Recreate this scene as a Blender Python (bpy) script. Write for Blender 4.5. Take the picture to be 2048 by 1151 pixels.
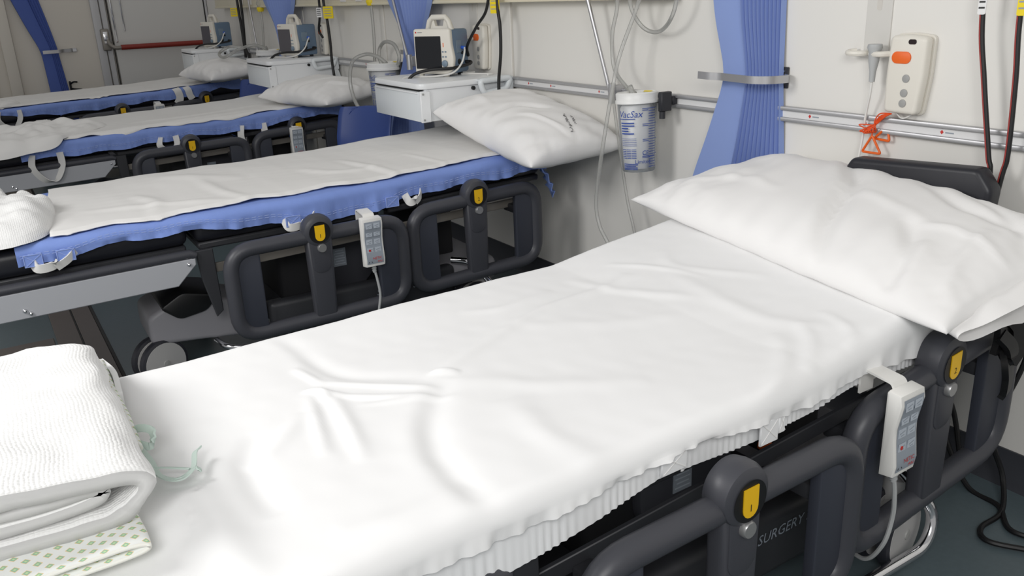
import bpy, bmesh, math, random
import numpy as np
from mathutils import Vector, Matrix
for o in list(bpy.data.objects): bpy.data.objects.remove(o)
SC = bpy.context.scene
COL = SC.collection
PI = math.pi
# ------------------------------------------------------------------ camera
cam_d = bpy.data.cameras.new('camera'); cam = bpy.data.objects.new('camera', cam_d); COL.objects.link(cam)
yaw, pitch, roll = math.radians(31.48), math.radians(19.08), math.radians(2.347)
fw = Vector((math.sin(yaw)*math.cos(pitch), math.cos(yaw)*math.cos(pitch), -math.sin(pitch)))
rt = Vector((math.cos(yaw), -math.sin(yaw), 0)); dn = fw.cross(rt)
r2 = rt*math.cos(roll) + dn*math.sin(roll); d2 = -rt*math.sin(roll) + dn*math.cos(roll)
up = -d2; bk = -fw
cam.matrix_world = Matrix(((r2.x, up.x, bk.x, 0), (r2.y, up.y, bk.y, 0), (r2.z, up.z, bk.z, 1.35), (0, 0, 0, 1)))
cam_d.sensor_width = 36; cam_d.lens = 1714.8/2048*36; cam_d.clip_start = .02; cam_d.clip_end = 60
SC.camera = cam
# ------------------------------------------------------------------ light
wd = bpy.data.worlds.new('world'); SC.world = wd; wd.use_nodes = True
wd.node_tree.nodes['Background'].inputs[0].default_value = (1, .99, .975, 1)
wd.node_tree.nodes['Background'].inputs[1].default_value = .34
def area(name, loc, target, sx, sy, power, col=(1, 1, 1)):
    d = bpy.data.lights.new(name, 'AREA'); d.shape = 'RECTANGLE'; d.size = sx; d.size_y = sy; d.energy = power; d.color = col
    o = bpy.data.objects.new(name, d); COL.objects.link(o); o.location = loc
    o.rotation_euler = (Vector(target)-Vector(loc)).to_track_quat('-Z', 'Y').to_euler(); return o
area('left_light', (-1.25, 2.2, 2.05), (1.5, 1.5, .7), 1.0, .9, 36, (1, .99, .98))  # soft light from the left, its source out of view
area('camera_fill_light', (-.7, -.9, 2.3), (1.2, 1.8, .6), 1.4, 1.0, 46, (1, .995, .985))  # added fill from behind the camera, brightens the faces turned towards it
vs = SC.view_settings; vs.view_transform = 'Standard'; vs.look = 'None'; vs.gamma = 1; vs.exposure = .14; vs.use_curve_mapping = False
SC.display_settings.display_device = 'sRGB'
# ------------------------------------------------------------------ materials
def lin(c):
    return tuple(((v/255)/12.92 if v/255 <= .04045 else ((v/255+.055)/1.055)**2.4) for v in c)+(1,)
MATS = {}
def mat(name, rgb, rough=.5, metal=0, spec=.5, noise=None, bump=None, coat=0, sheen=0):
    """noise=(scale, amount) mottles the colour; bump=(scale, strength, distance) is fine relief"""
    m = bpy.data.materials.new(name); m.use_nodes = True; nt = m.node_tree; b = nt.nodes['Principled BSDF']
    b.inputs['Base Color'].default_value = lin(rgb); b.inputs['Roughness'].default_value = rough
    b.inputs['Metallic'].default_value = metal; b.inputs['Specular IOR Level'].default_value = spec
    b.inputs['Coat Weight'].default_value = coat; b.inputs['Sheen Weight'].default_value = sheen
    if noise or bump: tc = nt.nodes.new('ShaderNodeTexCoord')
    if noise:
        n = nt.nodes.new('ShaderNodeTexNoise'); n.inputs['Scale'].default_value = noise[0]; n.inputs['Detail'].default_value = 4
        nt.links.new(tc.outputs['Object'], n.inputs['Vector'])
        mx = nt.nodes.new('ShaderNodeMix'); mx.data_type = 'RGBA'; a = lin(rgb)
        mx.inputs['A'].default_value = tuple(v*(1-noise[1]) for v in a[:3])+(1,); mx.inputs['B'].default_value = tuple(min(1, v*(1+noise[1])) for v in a[:3])+(1,)
        nt.links.new(n.outputs['Fac'], mx.inputs['Factor']); nt.links.new(mx.outputs['Result'], b.inputs['Base Color'])
    if bump:
        n = nt.nodes.new('ShaderNodeTexNoise'); n.inputs['Scale'].default_value = bump[0]; n.inputs['Detail'].default_value = 3
        nt.links.new(tc.outputs['Object'], n.inputs['Vector'])
        bp = nt.nodes.new('ShaderNodeBump'); bp.inputs['Strength'].default_value = bump[1]; bp.inputs['Distance'].default_value = bump[2]
        nt.links.new(n.outputs['Fac'], bp.inputs['Height']); nt.links.new(bp.outputs['Normal'], b.inputs['Normal'])
    MATS[name] = m; return m
def clear(name, rgb, opac, rough=.12):
    m = mat(name, rgb, rough); nt = m.node_tree; b = nt.nodes['Principled BSDF']; out = nt.nodes['Material Output']
    t = nt.nodes.new('ShaderNodeBsdfTransparent'); mx = nt.nodes.new('ShaderNodeMixShader')
    lw = nt.nodes.new('ShaderNodeFresnel'); lw.inputs['IOR'].default_value = 1.45
    ad = nt.nodes.new('ShaderNodeMath'); ad.operation = 'ADD'; ad.use_clamp = True; ad.inputs[1].default_value = opac
    nt.links.new(lw.outputs[0], ad.inputs[0]); nt.links.new(ad.outputs[0], mx.inputs[0])
    nt.links.new(t.outputs[0], mx.inputs[1]); nt.links.new(b.outputs[0], mx.inputs[2]); nt.links.new(mx.outputs[0], out.inputs['Surface'])
    return m
mat('wall', (229, 227, 222), .42, spec=.35, noise=(1.3, .02)); mat('wall_joint', (206, 202, 195), .5)
mat('far_wall', (214, 208, 198), .5, noise=(1.2, .03)); mat('door_white', (212, 211, 208), .35); mat('door_frame', (192, 192, 194), .4)
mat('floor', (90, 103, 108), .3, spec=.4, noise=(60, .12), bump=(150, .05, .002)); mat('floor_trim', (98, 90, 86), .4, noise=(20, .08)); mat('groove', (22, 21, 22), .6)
mat('baseboard', (58, 60, 66), .45); mat('cream', (222, 215, 192), .45)
mat('sheet_white', (240, 240, 240), .85, spec=.15, bump=(420, .06, .001), sheen=.1)
mat('sheet_hem', (236, 237, 238), .85, spec=.15); mat('pillow_white', (238, 237, 236), .85, spec=.15, bump=(20, .10, .006), sheen=.1)
mat('draw_sheet', (232, 231, 229), .85, spec=.15, bump=(300, .08, .001)); mat('webbing', (226, 225, 222), .8)
mat('blue_cloth', (128, 152, 216), .8, spec=.2, noise=(40, .06), bump=(350, .12, .001)); mat('stitch', (168, 186, 232), .8)
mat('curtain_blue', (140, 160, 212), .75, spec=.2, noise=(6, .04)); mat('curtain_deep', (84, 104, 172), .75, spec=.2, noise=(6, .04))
mat('rail_grey', (66, 67, 73), .42, spec=.45, bump=(500, .06, .0006)); mat('rail_panel', (55, 58, 68), .5); mat('black_vinyl', (30, 31, 38), .42, spec=.5, bump=(14, .1, .006))
mat('black', (16, 16, 18), .45); mat('matt_black', (30, 30, 33), .7); mat('dark_plate', (48, 49, 53), .5)
mat('badge', (240, 190, 25), .4); mat('print_dark', (30, 30, 30), .6); mat('button_silver', (165, 165, 165), .35, metal=.6)
mat('panel_grey', (172, 174, 179), .42); mat('steel', (140, 135, 128), .45, metal=.4); mat('chrome', (225, 225, 228), .12, metal=1); mat('brushed', (190, 190, 192), .35, metal=.85)
mat('base_grey', (145, 144, 149), .5); mat('caster_grey', (176, 175, 174), .45); mat('tyre', (42, 43, 50), .5)
mat('white_plastic', (233, 232, 228), .38); mat('warm_plastic', (226, 222, 212), .4); mat('unit_white', (236, 238, 240), .3); mat('drawer_grey', (224, 229, 232), .35)
mat('label_grey', (150, 158, 168), .5); mat('label_light', (186, 194, 204), .5); mat('red_print', (200, 50, 45), .5); mat('orange', (236, 104, 30), .45); mat('btn_grey', (158, 158, 156), .45); mat('sensor', (35, 22, 24), .25)
mat('rail_alu', (178, 178, 180), .38, metal=.55); mat('rail_white', (226, 226, 226), .4); mat('monitor_blue', (106, 128, 152), .45); mat('screen', (14, 17, 24), .16, spec=.6); mat('knob', (124, 142, 158), .45)
mat('cable_black', (20, 20, 22), .5); mat('cable_red', (150, 45, 40), .5); mat('cable_white', (225, 224, 220), .5); mat('cable_grey', (176, 178, 178), .5); mat('orange_cord', (225, 82, 28), .6)
mat('tag_yellow', (240, 214, 30), .5); mat('tag_white', (232, 232, 232), .5); mat('chair_blue', (46, 70, 135), .45); mat('red_bar', (135, 42, 32), .45); mat('blue_print', (52, 82, 165), .5); mat('lid_white', (238, 238, 236), .4)
mat('tie_green', (196, 212, 204), .8); mat('connector_blue', (60, 110, 220), .4)
mat('plate_grey', (212, 210, 205), .4); clear('clear_plastic', (235, 238, 240), .10); clear('liner_plastic', (246, 247, 248), .78, .4); clear('clear_tube', (206, 206, 202), .34, .1)
def waffle():
    m = mat('waffle', (240, 240, 239), .9, spec=.1, sheen=.15); nt = m.node_tree; b = nt.nodes['Principled BSDF']
    uv = nt.nodes.new('ShaderNodeUVMap'); v = nt.nodes.new('ShaderNodeTexVoronoi'); v.inputs['Scale'].default_value = 165; v.inputs['Randomness'].default_value = .3
    nz = nt.nodes.new('ShaderNodeTexNoise'); nz.inputs['Scale'].default_value = 9
    nt.links.new(uv.outputs[0], v.inputs['Vector']); nt.links.new(uv.outputs[0], nz.inputs['Vector'])
    ml = nt.nodes.new('ShaderNodeMath'); ml.operation = 'MULTIPLY'; nt.links.new(v.outputs['Distance'], ml.inputs[0]); nt.links.new(nz.outputs['Fac'], ml.inputs[1])
    bp = nt.nodes.new('ShaderNodeBump'); bp.inputs['Strength'].default_value = .6; bp.inputs['Distance'].default_value = .005; bp.invert = True
    nt.links.new(ml.outputs[0], bp.inputs['Height']); nt.links.new(bp.outputs[0], b.inputs['Normal'])
waffle()
def gown_mat():
    m = mat('gown_print', (238, 239, 236), .85, spec=.15); nt = m.node_tree; b = nt.nodes['Principled BSDF']; L = nt.links
    uv = nt.nodes.new('ShaderNodeUVMap'); mp = nt.nodes.new('ShaderNodeMapping'); mp.inputs['Rotation'].default_value[2] = math.radians(45); mp.inputs['Scale'].default_value = (54, 54, 1)
    L.new(uv.outputs[0], mp.inputs[0])
    fr = nt.nodes.new('ShaderNodeVectorMath'); fr.operation = 'FRACTION'; L.new(mp.outputs[0], fr.inputs[0])
    sb = nt.nodes.new('ShaderNodeVectorMath'); sb.operation = 'SUBTRACT'; sb.inputs[1].default_value = (.5, .5, 0); L.new(fr.outputs[0], sb.inputs[0])
    ab = nt.nodes.new('ShaderNodeVectorMath'); ab.operation = 'ABSOLUTE'; L.new(sb.outputs[0], ab.inputs[0])
    sp = nt.nodes.new('ShaderNodeSeparateXYZ'); L.new(ab.outputs[0], sp.inputs[0])
    mxm = nt.nodes.new('ShaderNodeMath'); mxm.operation = 'MAXIMUM'; L.new(sp.outputs[0], mxm.inputs[0]); L.new(sp.outputs[1], mxm.inputs[1])
    rp = nt.nodes.new('ShaderNodeValToRGB'); cr = rp.color_ramp; cr.interpolation = 'CONSTANT'
    cr.elements[0].position = 0; cr.elements[0].color = lin((205, 224, 170)); e = cr.elements.new(.09); e.color = lin((150, 196, 174)); e = cr.elements.new(.18); e.color = lin((232, 205, 150)); cr.elements[-1].position = .235; cr.elements[-1].color = lin((238, 240, 237))
    L.new(mxm.outputs[0], rp.inputs[0]); L.new(rp.outputs[0], b.inputs['Base Color'])
gown_mat()
# ------------------------------------------------------------------ mesh helpers
def catmull(pts, n=8, closed=False):
    P = [Vector(p) for p in pts]; out = []
    N = len(P); rng = range(N if closed else N-1)
    for i in rng:
        a = P[(i-1) % N] if closed or i > 0 else P[0]*2-P[1]; b = P[i]; c = P[(i+1) % N]; d = P[(i+2) % N] if closed or i+2 < N else P[-1]*2-P[-2]
        for k in range(n):
            t = k/n; out.append(.5*((2*b)+(c-a)*t+(2*a-5*b+4*c-d)*t*t+(3*b-a-3*c+d)*t**3))
    if not closed: out.append(P[-1])
    return out
def fillet(pts, r, n=5, closed=False):
    P = [Vector(p) for p in pts]; out = []; N = len(P)
    for i in range(N):
        if not closed and i in (0, N-1): out.append(P[i]); continue
        a, b, c = P[i-1], P[i], P[(i+1) % N]; u = (a-b); v = (c-b); rr = min(r, u.length*.49, v.length*.49)
        p = b+u.normalized()*rr; q = b+v.normalized()*rr
        for k in range(n+1):
            t = k/n; out.append(p*(1-t)**2+b*2*t*(1-t)+q*t*t)
    return out
class MB:
    def __init__(s): s.v = []; s.f = []; s.uv = None
    def raw(s, V, F, M=None):
        o = len(s.v); s.v += [tuple(M @ Vector(v)) if M else tuple(v) for v in V]; s.f += [tuple(i+o for i in f) for f in F]; return s
    def rbox(s, c, size, r=.005, seg=2, M=None):
        bm = bmesh.new(); bmesh.ops.create_cube(bm, size=1)
        for v in bm.verts: v.co = Vector((v.co.x*size[0], v.co.y*size[1], v.co.z*size[2]))
        r = min(r, min(size)*.49)
        if r > 0: bmesh.ops.bevel(bm, geom=list(bm.edges), offset=r, segments=seg, profile=.5, affect='EDGES')
        T = Matrix.Translation(c) if M is None else M @ Matrix.Translation(c)
        bm.verts.index_update(); s.raw([v.co.copy() for v in bm.verts], [[v.index for v in f.verts] for f in bm.faces], T); bm.free(); return s
    def box(s, c, size, M=None): return s.rbox(c, size, 0, 1, M)
    def tube(s, pts, r, n=10, closed=False, cap=True, sq=None):
        P = [Vector(p) for p in pts]; N = len(P); R = r if isinstance(r, (list, tuple)) else [r]*N
        T = []
        for i in range(N):
            a = P[i-1] if (i > 0 or closed) else P[i]; b = P[(i+1) % N] if (i < N-1 or closed) else P[i]
            t = b-a; T.append(t.normalized() if t.length > 1e-9 else Vector((0, 0, 1)))
        u = T[0].orthogonal().normalized()
        if sq: u = (Vector(sq)-T[0]*T[0].dot(Vector(sq))).normalized()
        o = len(s.v)
        for i in range(N):
            u = (u-T[i]*u.dot(T[i])); u = u.normalized() if u.length > 1e-6 else T[i].orthogonal().normalized(); w = T[i].cross(u)
            for k in range(n):
                a = 2*PI*k/n; s.v.append(tuple(P[i]+(u*math.cos(a)+w*math.sin(a))*R[i]))
        for i in range(N if closed else N-1):
            j = (i+1) % N
            for k in range(n): s.f.append((o+i*n+k, o+i*n+(k+1) % n, o+j*n+(k+1) % n, o+j*n+k))
        if cap and not closed: s.f.append(tuple(o+k for k in range(n))[::-1]); s.f.append(tuple(o+(N-1)*n+k for k in range(n)))
        return s
    def strip(s, pts, wid, th, upv):
        """flat ribbon of rectangular section along pts; wid is measured along upv"""
        P = [Vector(p) for p in pts]; N = len(P); o = len(s.v)
        for i in range(N):
            t = (P[min(i+1, N-1)]-P[max(i-1, 0)]).normalized(); U = Vector(upv[i] if isinstance(upv, list) else upv); U = (U-t*U.dot(t)).normalized(); w = t.cross(U)
            for a, b in ((-1, -1), (1, -1), (1, 1), (-1, 1)): s.v.append(tuple(P[i]+U*a*wid/2+w*b*th/2))
        for i in range(N-1):
            for k in range(4): s.f.append((o+i*4+k, o+i*4+(k+1) % 4, o+i*4+4+(k+1) % 4, o+i*4+4+k))
        s.f.append((o+3, o+2, o+1, o)); e = o+(N-1)*4; s.f.append((e, e+1, e+2, e+3)); return s
    def cyl(s, a, b, r, n=20, r2=None): return s.tube([a, b], [r, r if r2 is None else r2], n)
    def lathe(s, prof, n=32, M=None):
        o = len(s.v); V = []
        for (r, z) in prof:
            for k in range(n): a = 2*PI*k/n; V.append((r*math.cos(a), r*math.sin(a), z))
        F = [(i*n+k, i*n+(k+1) % n, (i+1)*n+(k+1) % n, (i+1)*n+k) for i in range(len(prof)-1) for k in range(n)]
        return s.raw(V, F, M)
    def prism(s, outl, d0, d1, M=None, bev=0, seg=2):
        """outline in local xy, extruded along local z"""
        bm = bmesh.new(); n = len(outl)
        lo = [bm.verts.new((p[0], p[1], d0)) for p in outl]; hi = [bm.verts.new((p[0], p[1], d1)) for p in outl]
        bm.faces.new(lo[::-1]); bm.faces.new(hi)
        for i in range(n): bm.faces.new((lo[i], lo[(i+1) % n], hi[(i+1) % n], hi[i]))
        bmesh.ops.recalc_face_normals(bm, faces=bm.faces)
        if bev:
            es = [e for e in bm.edges if abs(e.verts[0].co.z-e.verts[1].co.z) < 1e-9]
            bmesh.ops.bevel(bm, geom=es, offset=bev, segments=seg, profile=.5, affect='EDGES')
        bm.verts.index_update(); s.raw([v.co.copy() for v in bm.verts], [[v.index for v in f.verts] for f in bm.faces], M); bm.free(); return s
    def grid(s, P, closed_u=False):
        """P: array (nu, nv, 3)"""
        nu, nv, _ = P.shape; o = len(s.v); s.v += [tuple(p) for p in P.reshape(-1, 3).tolist()]
        for i in range(nu if closed_u else nu-1):
            j = (i+1) % nu
            for k in range(nv-1): s.f.append((o+i*nv+k, o+j*nv+k, o+j*nv+k+1, o+i*nv+k+1))
        return s
def rrect(w, h, r, n=5, cx=0, cy=0):
    out = []
    for (sx, sy, a0) in ((1, 1, 0), (-1, 1, 90), (-1, -1, 180), (1, -1, 270)):
        for k in range(n+1): a = math.radians(a0+90*k/n); out.append((cx+sx*(w/2-r)+r*math.cos(a), cy+sy*(h/2-r)+r*math.sin(a)))
    return out
def AX(o, x, y, z):
    """matrix whose local axes are the given world vectors"""
    x, y, z = Vector(x), Vector(y), Vector(z); o = Vector(o)
    return Matrix(((x.x, y.x, z.x, o.x), (x.y, y.y, z.y, o.y), (x.z, y.z, z.z, o.z), (0, 0, 0, 1)))
def chainM(o):
    M = Matrix.Identity(4)
    while o is not None: M = o.matrix_basis @ M; o = o.parent
    return M
def mesh_obj(name, mb, m, parent=None, org=None, smooth=True, angle=38, world=False):
    me = bpy.data.meshes.new(name); V = mb.v
    if org is not None: V = [(a-org[0], b-org[1], c-org[2]) for a, b, c in V]
    if world and parent is not None:
        Mi = chainM(parent).inverted(); V = [tuple(Mi @ Vector(v)) for v in V]
    me.from_pydata(V, [], mb.f); me.update()
    bm = bmesh.new(); bm.from_mesh(me); bmesh.ops.recalc_face_normals(bm, faces=bm.faces); bm.to_mesh(me); bm.free()
    if smooth:
        me.polygons.foreach_set('use_smooth', [True]*len(me.polygons))
        if angle < 180: me.set_sharp_from_angle(angle=math.radians(angle))
    if mb.uv is not None:
        uvl = me.uv_layers.new(name='UVMap'); vi = np.zeros(len(me.loops), dtype=np.int32); me.loops.foreach_get('vertex_index', vi)
        uvl.data.foreach_set('uv', np.asarray(mb.uv, dtype=np.float32)[vi].ravel())
    me.materials.append(MATS[m]); o = bpy.data.objects.new(name, me); COL.objects.link(o)
    if org is not None: o.location = org
    if parent is not None: o.parent = parent
    return o
def tag(o, label, cat, group=None):
    o['label'] = label; o['category'] = cat
    if group: o['group'] = group
    return o
def thing(name, label, cat, loc=(0, 0, 0), rz=0, group=None):
    o = bpy.data.objects.new(name, None); COL.objects.link(o); o.location = loc; o.rotation_euler = (0, 0, rz); o.empty_display_size = .05
    return tag(o, label, cat, group)
def part(name, mb, m, parent, label=None, world=True, **k):
    o = mesh_obj(name, mb, m, parent, world=world, **k)
    if label: o['label'] = label
    return o
def lpart(name, mb, m, parent, label=None, **k): return part(name, mb, m, parent, label, world=False, **k)
def solo(name, label, cat, mb, m, org, group=None, **k): return tag(mesh_obj(name, mb, m, org=org, **k), label, cat, group)
def struct(name, mb, m, org=(0, 0, 0), parent=None, **k):
    o = mesh_obj(name, mb, m, parent, org=None if parent else org, **k)
    if parent is None: o['kind'] = 'structure'
    return o
_tc = {}
def text_geo(body, size, align='LEFT', shear=0):
    key = (body, size, align, shear)
    if key in _tc: return _tc[key]
    cu = bpy.data.curves.new('t', 'FONT'); cu.body = body; cu.size = size; cu.align_x = align; cu.resolution_u = 2; cu.shear = shear
    ob = bpy.data.objects.new('t', cu); COL.objects.link(ob); dg = bpy.context.evaluated_depsgraph_get()
    me = bpy.data.meshes.new_from_object(ob.evaluated_get(dg)); V = [v.co.copy() for v in me.vertices]; F = [tuple(p.vertices) for p in me.polygons]
    bpy.data.objects.remove(ob); bpy.data.curves.remove(cu); bpy.data.meshes.remove(me); _tc[key] = (V, F); return V, F
def waves(X, Y, seed, scale, n=10):
    rg = np.random.RandomState(seed); Z = np.zeros_like(X)
    for i in range(n):
        a = rg.uniform(0, 2*PI); k = rg.uniform(.5, 1.8)/scale*2*PI; Z += np.sin(k*(X*np.cos(a)+Y*np.sin(a))+rg.uniform(0, 6.28))/n**.5
    return Z
def crease(X, Y, pts, amp, w, step=0., soft=None):
    """fold line: a ridge of height amp and half-width w along the polyline, fading at both ends; step leans it to one side"""
    P = np.array([tuple(p)[:2] for p in catmull([(p[0], p[1], 0) for p in pts], 6)]); L = np.r_[0, np.cumsum(np.hypot(*np.diff(P, axis=0).T))]
    best = np.full(X.shape, 9.); par = np.zeros_like(X); side = np.zeros_like(X)
    for i in range(len(P)-1):
        a, b = P[i], P[i+1]; d = b-a; l2 = d@d+1e-12; t = np.clip(((X-a[0])*d[0]+(Y-a[1])*d[1])/l2, 0, 1)
        dx = X-a[0]-t*d[0]; dy = Y-a[1]-t*d[1]; ds = np.hypot(dx, dy); m = ds < best
        best = np.where(m, ds, best); par = np.where(m, (L[i]+t*(L[i+1]-L[i]))/L[-1], par); side = np.where(m, np.sign(d[0]*dy-d[1]*dx)*ds, side)
    tp = np.clip(par*(1-par)*4, 0, 1)**.6
    g = np.exp(-(best/w)**2)
    return amp*tp*(g*(1-abs(step))+step*1.6*(side/w)*np.exp(-(side/w)**2)*(best < 4*w))
# ------------------------------------------------------------------ room
XW, YF = 2.23, 9.3
mb = MB().box((-.885, 3.15, -.05), (6.23, 12.3, .1)); floor = struct('floor', mb, 'floor', (-.885, 3.15, 0))
def rb(c, s): return MB().rbox(c, s, .002, 1)
ft = struct('trim_1', rb((.165, 5.0, .003), (.09, 8.5, .006)), 'floor_trim', (.165, 5, 0)); ft['label'] = 'brown metal joint strip along the floor'
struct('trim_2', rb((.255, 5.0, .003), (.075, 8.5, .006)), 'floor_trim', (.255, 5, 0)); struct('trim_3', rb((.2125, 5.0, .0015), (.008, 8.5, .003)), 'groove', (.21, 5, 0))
struct('trim_4', rb((.300, 5.0, .0015), (.014, 8.5, .003)), 'groove', (.3, 5, 0)); struct('floor_shadow_strip', rb((-.95, 3.95, .003), (2.12, .11, .006)), 'floor_trim', (-.95, 3.95, 0))  # the cross strip along x is a floor shadow built as a trim-coloured strip
wr = struct('wall_right', MB().box((XW+.06, 3.15, 1.25), (.108, 12.3, 2.5)), 'wall_joint', (XW+.06, 3.15, 0))
edges = [-3.0, -.77, .67, 2.11, 3.55, 4.99, 6.43, 7.87, 9.3]
for a, b in zip(edges[:-1], edges[1:]):
    part('wall_panel', MB().rbox((XW+.005, (a+b)/2, 1.25), (.01, b-a-.022, 2.5), .002, 1), 'wall', wr)
struct('baseboard_right', MB().prism([(0, 0), (-.022, 0), (-.012, .012), (-.006, .106), (0, .106)], -3, YF, AX((XW, 0, 0), (1, 0, 0), (0, 0, 1), (0, 1, 0))), 'baseboard', (XW, 3, 0))
wf = struct('wall_far', MB().box((-.885, YF+.06, 1.25), (6.23, .12, 2.5)), 'far_wall', (-.885, YF+.06, 0))
struct('baseboard_far', MB().box((-1.1, YF-.006, .053), (4.5, .012, .106)), 'baseboard', (-1.1, YF, 0))
# pillar duct on the far wall
pl = struct('trim_6', MB().rbox((.42, YF-.03, 1.25), (.10, .06, 2.5), .012, 2), 'far_wall', (.42, YF-.03, 0)); struct('trim_7', MB().rbox((.25, YF-.012, 1.25), (.03, .024, 2.5), .006, 2), 'far_wall', (.25, YF, 0))
# door
dr = struct('door_1', MB().rbox((1.76, YF-.02, 1.1), (.88, .03, 2.16), .004, 1), 'door_white', (1.76, YF, 0)); dr['label'] = 'white fire exit door with red push bar'
part('door_frame', MB().rbox((1.20, YF-.025, 1.15), (.07, .05, 2.3), .006, 2), 'door_frame', dr); part('door_frame', MB().rbox((1.27, YF-.018, 1.15), (.05, .036, 2.3), .004, 1), 'door_frame', dr)
part('door_frame', MB().rbox((2.216, YF-.03, 1.15), (.02, .06, 2.3), .004, 1), 'door_frame', dr)
part('door_gap', MB().box((1.3085, YF-.030, 1.1), (.006, .02, 2.18)), 'groove', dr); part('door_gap', MB().box((2.2, YF-.030, 1.1), (.008, .02, 2.18)), 'groove', dr)
part('edge_bead', MB().rbox((1.345, YF-.04, 1.5), (.018, .012, .94), .004, 2), 'chrome', dr); part('edge_bead', MB().rbox((1.43, YF-.04, 1.55), (.014, .012, .84), .004, 2), 'chrome', dr)
pb = part('push_bar', MB().cyl((1.36, YF-.115, .985), (2.17, YF-.115, .985), .024, 14), 'red_bar', dr, 'red push bar')
part('bar_arm', MB().tube(fillet([(1.25, YF-.04, 1.10), (1.27, YF-.10, 1.01), (1.31, YF-.115, .982), (1.37, YF-.115, .985)], .03), .018, 10), 'steel', pb)
lk = part('lock_case', MB().rbox((1.245, YF-.055, 1.06), (.075, .04, .20), .012, 3), 'steel', dr); part('lock_window', MB().rbox((1.247, YF-.078, 1.08), (.042, .01, .11), .004, 2), 'chrome', lk)
part('bar_arm', MB().rbox((2.175, YF-.07, .985), (.03, .11, .06), .01, 2), 'steel', pb)
# ------------------------------------------------------------------ service trunking above the beds
tr = thing('bedhead_trunking', 'cream service trunking running along the wall above the lockers', 'trunking', (XW-.04, 5.5, 1.29))
part('front_cover', MB().rbox((XW-.042, 5.5, 1.397), (.083, 6.2, .19), .012, 3), 'cream', tr)
part('lower_lip', MB().rbox((XW-.045, 5.5, 1.309), (.088, 6.2, .014), .005, 2), 'cream', tr)
for y in (7.7, 7.45, 7.0, 5.4, 5.15): part('socket_plate', MB().rbox((XW-.086, y, 1.36), (.008, .09, .07), .003, 1), 'white_plastic', tr)
# ------------------------------------------------------------------ medical rail
rl = thing('medical_rail', 'long aluminium equipment rail fixed along the wall panels', 'rail', (XW, 5, .945))
part('channel', MB().rbox((XW-.006, 5.0, .944), (.012, 8.5, .044), .001, 1), 'rail_white', rl)
for z in (.961, .927):
    part('rail_lip', MB().rbox((XW-.011, 5.0, z), (.022, 8.5, .013), .003, 2), 'rail_alu', rl)
for y in (1.60, 1.75+.05, 2.87, 3.22, 3.40, 1.36, 4.75, 5.3):
    part('logo_mark', MB().prism([(0, .006), (-.005, 0), (0, -.006), (.005, 0)], 0, .0008, AX((XW-.0121, y, .944), (0, -1, 0), (0, 0, 1), (-1, 0, 0))), 'red_print', rl)
    part('logo_print', MB().box((XW-.0124, y-.022, .9435), (.0006, .024, .0035)), 'label_grey', rl)
# ------------------------------------------------------------------ pleated curtains with tie-backs
def interp(levels, z, k):
    zs = [l[0] for l in levels]; return float(np.interp(z, zs, [l[k] for l in levels]))
def curtain(name, label, levels, place, pa, npl, m, org, group, flip=False):
    """levels: (z, left, right, depth) rising; a flat front panel takes the share pa of the width, the rest is stacked pleats"""
    cs = [(0, .0), (.02, .3), (pa*.5, .36), (pa-.03, .3), (pa, .12), (pa-.05, -.1)]
    for i in range(npl):
        t = pa+(1-pa)*(i+.35)/npl; cs.append((t, .60-.85*i/npl)); cs.append((pa+(1-pa)*(i+.62)/npl, .28-.85*i/npl))
    z0, z1 = levels[0][0], levels[-1][0]; nz = 40; V = np.zeros((nz, len(cs), 3))
    for i in range(nz):
        z = z0+(z1-z0)*i/(nz-1)
        L = np.mean([interp(levels, z+d, 1) for d in (-.05, -.02, 0, .02, .05)]); R = np.mean([interp(levels, z+d, 2) for d in (-.05, -.02, 0, .02, .05)]); D = interp(levels, z, 3)
        for k, (t, d) in enumerate(cs): V[i, k] = place(L+t*(R-L), d*D, z)
    mbx = MB().grid(V); o = solo(name, label, 'curtain', mbx, m, org, group, angle=25); return o
def on_right(d0): return lambda a, d, z: (XW-d0-d, a, z)
def on_far(d0): return lambda a, d, z: (a, YF-d0-d, z)
G = 'pleated blue cubicle curtains'
curtain('cubicle_curtain', 'light blue pleated curtain held by metal band beside suction canister', [(.30, 2.36, 1.87, .09), (.69, 2.265, 1.885, .085), (.85, 2.20, 1.895, .07), (1.055, 2.125, 1.912, .06), (1.25, 2.185, 1.92, .07), (1.6, 2.235, 1.925, .07)], on_right(.04), .52, 11, 'curtain_blue', (XW-.07, 2.05, .3), G)
curtain('cubicle_curtain', 'blue pleated curtain drawn back behind the monitor with black screen', [(.30, 4.85, 4.36, .09), (.62, 4.72, 4.34, .08), (.85, 4.55, 4.36, .07), (1.05, 4.42, 4.34, .05), (1.2, 4.46, 4.22, .07), (1.33, 4.58, 4.14, .09), (1.6, 4.66, 4.1, .1)], on_right(.135), .30, 11, 'curtain_blue', (XW-.1, 4.4, .3), G)
curtain('cubicle_curtain', 'blue pleated curtain hanging over the cream trunking between two monitors', [(.30, 6.95, 6.5, .09), (.85, 6.7, 6.5, .07), (1.0, 6.58, 6.48, .05), (1.2, 6.66, 6.38, .07), (1.35, 6.85, 6.28, .09), (1.6, 6.95, 6.22, .1)], on_right(.135), .30, 11, 'curtain_blue', (XW-.1, 6.6, .3), G)
curtain('cubicle_curtain', 'dark blue curtain tied back on the far wall beside the door', [(.2, .70, .92, .07), (.6, .69, .86, .06), (.95, .68, .83, .05), (1.0, .675, .83, .05), (1.2, .60, .80, .06), (1.45, .52, .755, .07), (1.8, .45, .72, .07)], on_far(.03), .6, 4, 'curtain_deep', (.75, YF-.05, .2), G)
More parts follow.
